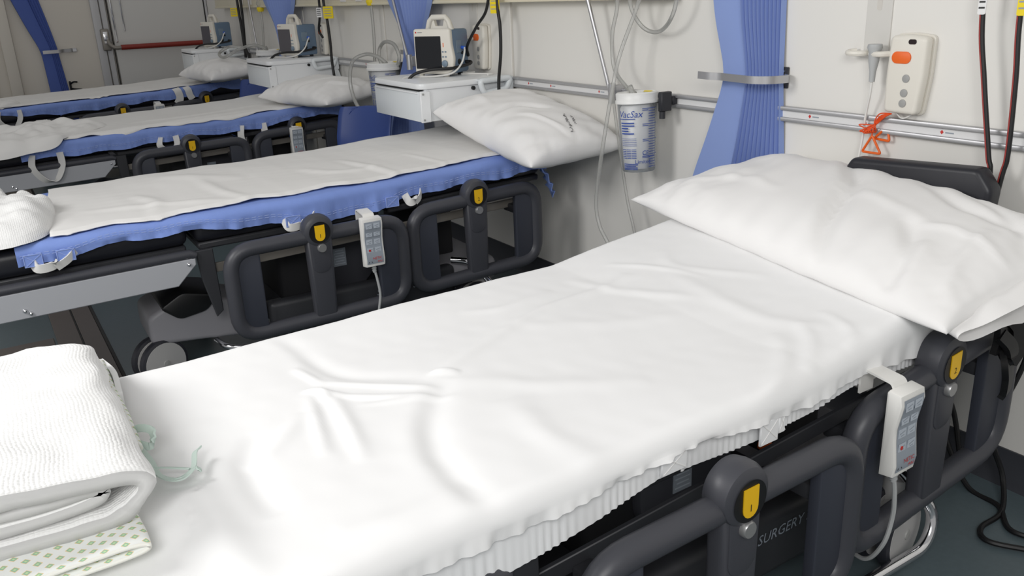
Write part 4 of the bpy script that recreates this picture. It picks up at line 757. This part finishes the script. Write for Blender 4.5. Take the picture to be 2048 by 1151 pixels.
pillow('crumpled white pillow at the head of the bed under the middle monitor', (1.95, 5.44, .775), -78, 6, .84, .46, .10, .06, 13, [([(.0, -.2), (.1, .0), (.15, .15)], -.03, .03, .5), ([(.2, -.1), (.3, .0), (.4, .05)], .015, .02, .4)], 0.)
pillow('white pillow below the small monitor by the exit door', (1.86, 7.57, .80), -85, 6, .84, .46, .11, .06, 17, [([(.0, -.2), (.05, .0), (.15, .15)], -.03, .03, .5)], 0.)
# printing along the second pillow's edge
# ---- folded waffle blanket, printed gown
def ribbon_solid(path, th, y0, y1, ny, wob, seed, end_n=0., end_f=0.):
    path = [(q[0]*KS, q[1], q[2]) for q in path]; y0 *= KS; y1 *= KS
    Pth = catmull(path, 7); n = len(Pth); out = []; inn = []
    for k in range(n):
        t = (Pth[min(k+1, n-1)]-Pth[max(k-1, 0)]).normalized(); nn = Vector((-t.z, 0, t.x)); out.append(Pth[k]+nn*th/2); inn.append(Pth[k]-nn*th/2)
    loop = out+inn[::-1]; m = len(loop); Ys = np.linspace(y0, y1, ny); P = np.zeros((ny, m+1, 3)); UV = np.zeros((ny, m+1, 2)); s = 0
    for k in range(m+1):
        p = loop[k % m]; s += (p-loop[k-1]).length if k else 0
        P[:, k, 0] = p.x; P[:, k, 2] = p.z; P[:, k, 1] = Ys; UV[:, k, 0] = s; UV[:, k, 1] = Ys
    w = waves(P[:, :, 0], P[:, :, 1], seed, .22)*wob+waves(P[:, :, 0]+P[:, :, 2]*4, P[:, :, 1], seed+1, .08)*wob*.35
    hgt = np.clip((P[:, :, 2]-P[:, :, 2].min())/(P[:, :, 2].max()-P[:, :, 2].min()+1e-6), 0, 1); P[:, :, 2] += w*(.25+hgt)
    P[:, :, 0] += wob*.8*waves(P[:, :, 1], P[:, :, 2]*3, seed+2, .2)
    f = np.clip((P[:, :, 1]-(y1-.10))/.10, 0, 1); P[:, :, 2] -= end_f*f**2*hgt; g = np.clip(((y0+.10)-P[:, :, 1])/.10, 0, 1); P[:, :, 2] -= end_n*g**2*hgt
    mb = MB().grid(P); uv = UV.reshape(-1, 2); row = m+1
    for base in (0, (ny-1)*row):
        for k in range(n-1): mb.f.append((base+k, base+k+1, base+m-2-k, base+m-1-k))
    mb.uv = uv; return mb
Z1 = .646
bl = ribbon_solid([(-.28, 0, Z1+.034), (-.15, 0, Z1+.034), (.01, 0, Z1+.032), (.072, 0, Z1+.038), (.098, 0, Z1+.066), (.078, 0, Z1+.094), (.0, 0, Z1+.104), (-.2, 0, Z1+.112), (-.28, 0, Z1+.118)], .024, 1.125, 1.70, 46, .005, 41, .004, .03)
o = mesh_obj('folded_blanket', bl, 'waffle', org=(0, 1.46, Z1), angle=180); blk = tag(o, 'thick white waffle blanket folded on top of printed gown', 'blanket')
inner = ribbon_solid([(-.28, 0, Z1+.060), (-.1, 0, Z1+.058), (.02, 0, Z1+.060), (.047, 0, Z1+.068), (.03, 0, Z1+.078), (-.1, 0, Z1+.082), (-.28, 0, Z1+.090)], .016, 1.135, 1.69, 40, .003, 43)
part('inner_fold', inner, 'waffle', blk, angle=180)
gw = ribbon_solid([(-.27, 0, Z1+.004), (-.1, 0, Z1+.004), (.05, 0, Z1+.004), (.082, 0, Z1+.010), (.05, 0, Z1+.017), (-.1, 0, Z1+.018), (-.27, 0, Z1+.020)], .006, 1.065, 1.72, 50, .0025, 47)
o = mesh_obj('folded_gown', gw, 'gown_print', org=(0, 1.46, Z1), angle=180); gown = tag(o, 'folded white gown with green and yellow diamond print under the blanket', 'gown')
part('gown_fold', ribbon_solid([(-.1, 0, Z1+.018), (.08, 0, Z1+.012), (.118, 0, Z1+.020), (.112, 0, Z1+.032), (.06, 0, Z1+.028)], .006, 1.33, 1.735, 30, .002, 49), 'gown_print', gown, angle=180)
def sk(pts): return [(q[0]*KS, q[1]*KS, q[2]) for q in pts]
part('gown_edge', MB().strip(catmull(sk([(.118, 1.745, Z1+.014), (.130, 1.66, Z1+.016), (.126, 1.57, Z1+.010)]), 6), .030, .010, (0, .2, 1)), 'sheet_white', gown, angle=80)
part('gown_knot', MB().strip(catmull(sk([(.105, 1.395, Z1+.008), (.125, 1.405, Z1+.022), (.145, 1.375, Z1+.026), (.137, 1.35, Z1+.012), (.12, 1.362, Z1+.016)]), 6), .013, .004, [(.3, .5, .8), (.6, .1, .7)]*13), 'tie_green', gown, angle=80)
for pts in ([(.115, 1.385, Z1+.012), (.122, 1.33, Z1+.008), (.128, 1.27, Z1+.004), (.15, 1.235, Z1+.004), (.178, 1.25, Z1+.004), (.192, 1.295, Z1+.006), (.204, 1.31, Z1+.005)], [(.12, 1.36, Z1+.014), (.128, 1.30, Z1+.012), (.132, 1.25, Z1+.007), (.155, 1.225, Z1+.005), (.182, 1.245, Z1+.008), (.186, 1.235, Z1+.005)], [(.125, 1.28, Z1+.010), (.15, 1.27, Z1+.006), (.175, 1.25, Z1+.005)]):
    Q = catmull(sk(pts), 6); part('gown_tie', MB().strip(Q, .0085, .002, [(Q[min(k+1, len(Q)-1)]-Q[max(k-1, 0)]).cross(Vector((0, 0, 1)))+Vector((0, 0, .004)) for k in range(len(Q))]), 'tie_green', gown, 'pale green tie', angle=80)
# ---- crumpled blanket and gowns on the other beds
def crumple(name, label, cat, i, outline, base, h, m, seed, amp, fall=()):
    b = BEDS[i]; O = catmull([(p[0], p[1], 0) for p in outline], 10, True); n = len(O); c = sum(O, Vector())/n; nr = 34
    R, K = np.meshgrid(np.linspace(0, 1, nr), np.arange(n+1), indexing='ij'); ox = np.array([O[k % n].x for k in range(n+1)]); oy = np.array([O[k % n].y for k in range(n+1)])
    X = c.x+(ox[None]-c.x)*R; Y = c.y+(oy[None]-c.y)*R; wv = waves(X, Y, seed, .30)+.40*waves(X, Y, seed+1, .14)+.06*waves(X, Y, seed+2, .06)
    Z = base+(h*(1-R**4)**.5)*(1+amp*wv)+.004*wv*(R < .98)
    lx = np.array([[toploc(b, X[a, k], Y[a, k]) for k in range(n+1)] for a in range(nr)]); Z = Z+lift(b, lx[:, :, 0])
    ov = np.clip(-.45-lx[:, :, 1], 0, None); Z = Z-ov*.9
    P = np.stack([X, Y, Z], -1); mb = MB().grid(P); mb.uv = P[:, :, :2].reshape(-1, 2)
    o = mesh_obj(name, mb, m, org=(c.x, c.y, base), angle=180); return tag(o, label, cat)
kb = crumple('knitted_blanket', 'crumpled white knitted blanket lying on a blue sheeted bed', 'blanket', 1, [(-.20, 3.06), (-.02, 3.045), (.08, 3.06), (.15, 3.16), (.19, 3.40), (.185, 3.56), (.12, 3.66), (.07, 3.64), (.03, 3.85), (-.12, 3.80), (-.24, 3.6), (-.25, 3.1)], .668, .085, 'waffle', 53, .22)
crumple('crumpled_gown', 'crumpled pale gown lying at the foot of the bed under the middle monitor', 'gown', 2, [(.05, 5.40), (.24, 5.41), (.38, 5.43), (.46, 5.52), (.58, 5.66), (.70, 5.82), (.64, 5.93), (.48, 5.95), (.38, 6.2), (.05, 6.2), (-.12, 5.9), (-.10, 5.5)], .676, .045, 'draw_sheet', 59, .32)
crumple('crumpled_gown', 'small crumpled gown at the foot of the bed by the exit door', 'gown', 3, [(.15, 7.72), (.30, 7.74), (.36, 7.9), (.30, 8.1), (.05, 8.2), (-.1, 7.9)], .676, .03, 'draw_sheet', 61, .3)
# ------------------------------------------------------------------ cables on the floor
def fcable(label, pts, r=.007):
    return solo('floor_cable', label, 'cable', MB().tube(catmull(pts, 8), r, 8), 'cable_black', pts[-1], 'black cables by the head of the bed')
fcable('black cable dropping behind rail number two down to floor', [(2.16, 1.28, .60), (2.15, 1.27, .45), (2.13, 1.25, .28), (2.15, 1.20, .12), (2.12, 1.10, .012), (2.10, 1.0, .008), (2.02, .92, .008), (2.06, .82, .008), (2.1, .7, .008)])
fcable('second black cable curling over the baseboard near floor', [(2.17, 1.0, .62), (2.15, 1.02, .40), (2.13, 1.06, .20), (2.16, 1.03, .06), (2.08, .98, .009), (1.97, .97, .009), (1.93, .93, .009), (1.97, .86, .009), (2.02, .80, .009)])
fcable('black cable hanging between the rail posts of the white sheeted bed', [(2.14, 1.36, .70), (2.12, 1.34, .55), (2.12, 1.31, .40), (2.14, 1.26, .30), (2.17, 1.2, .2), (2.16, 1.15, .06)])
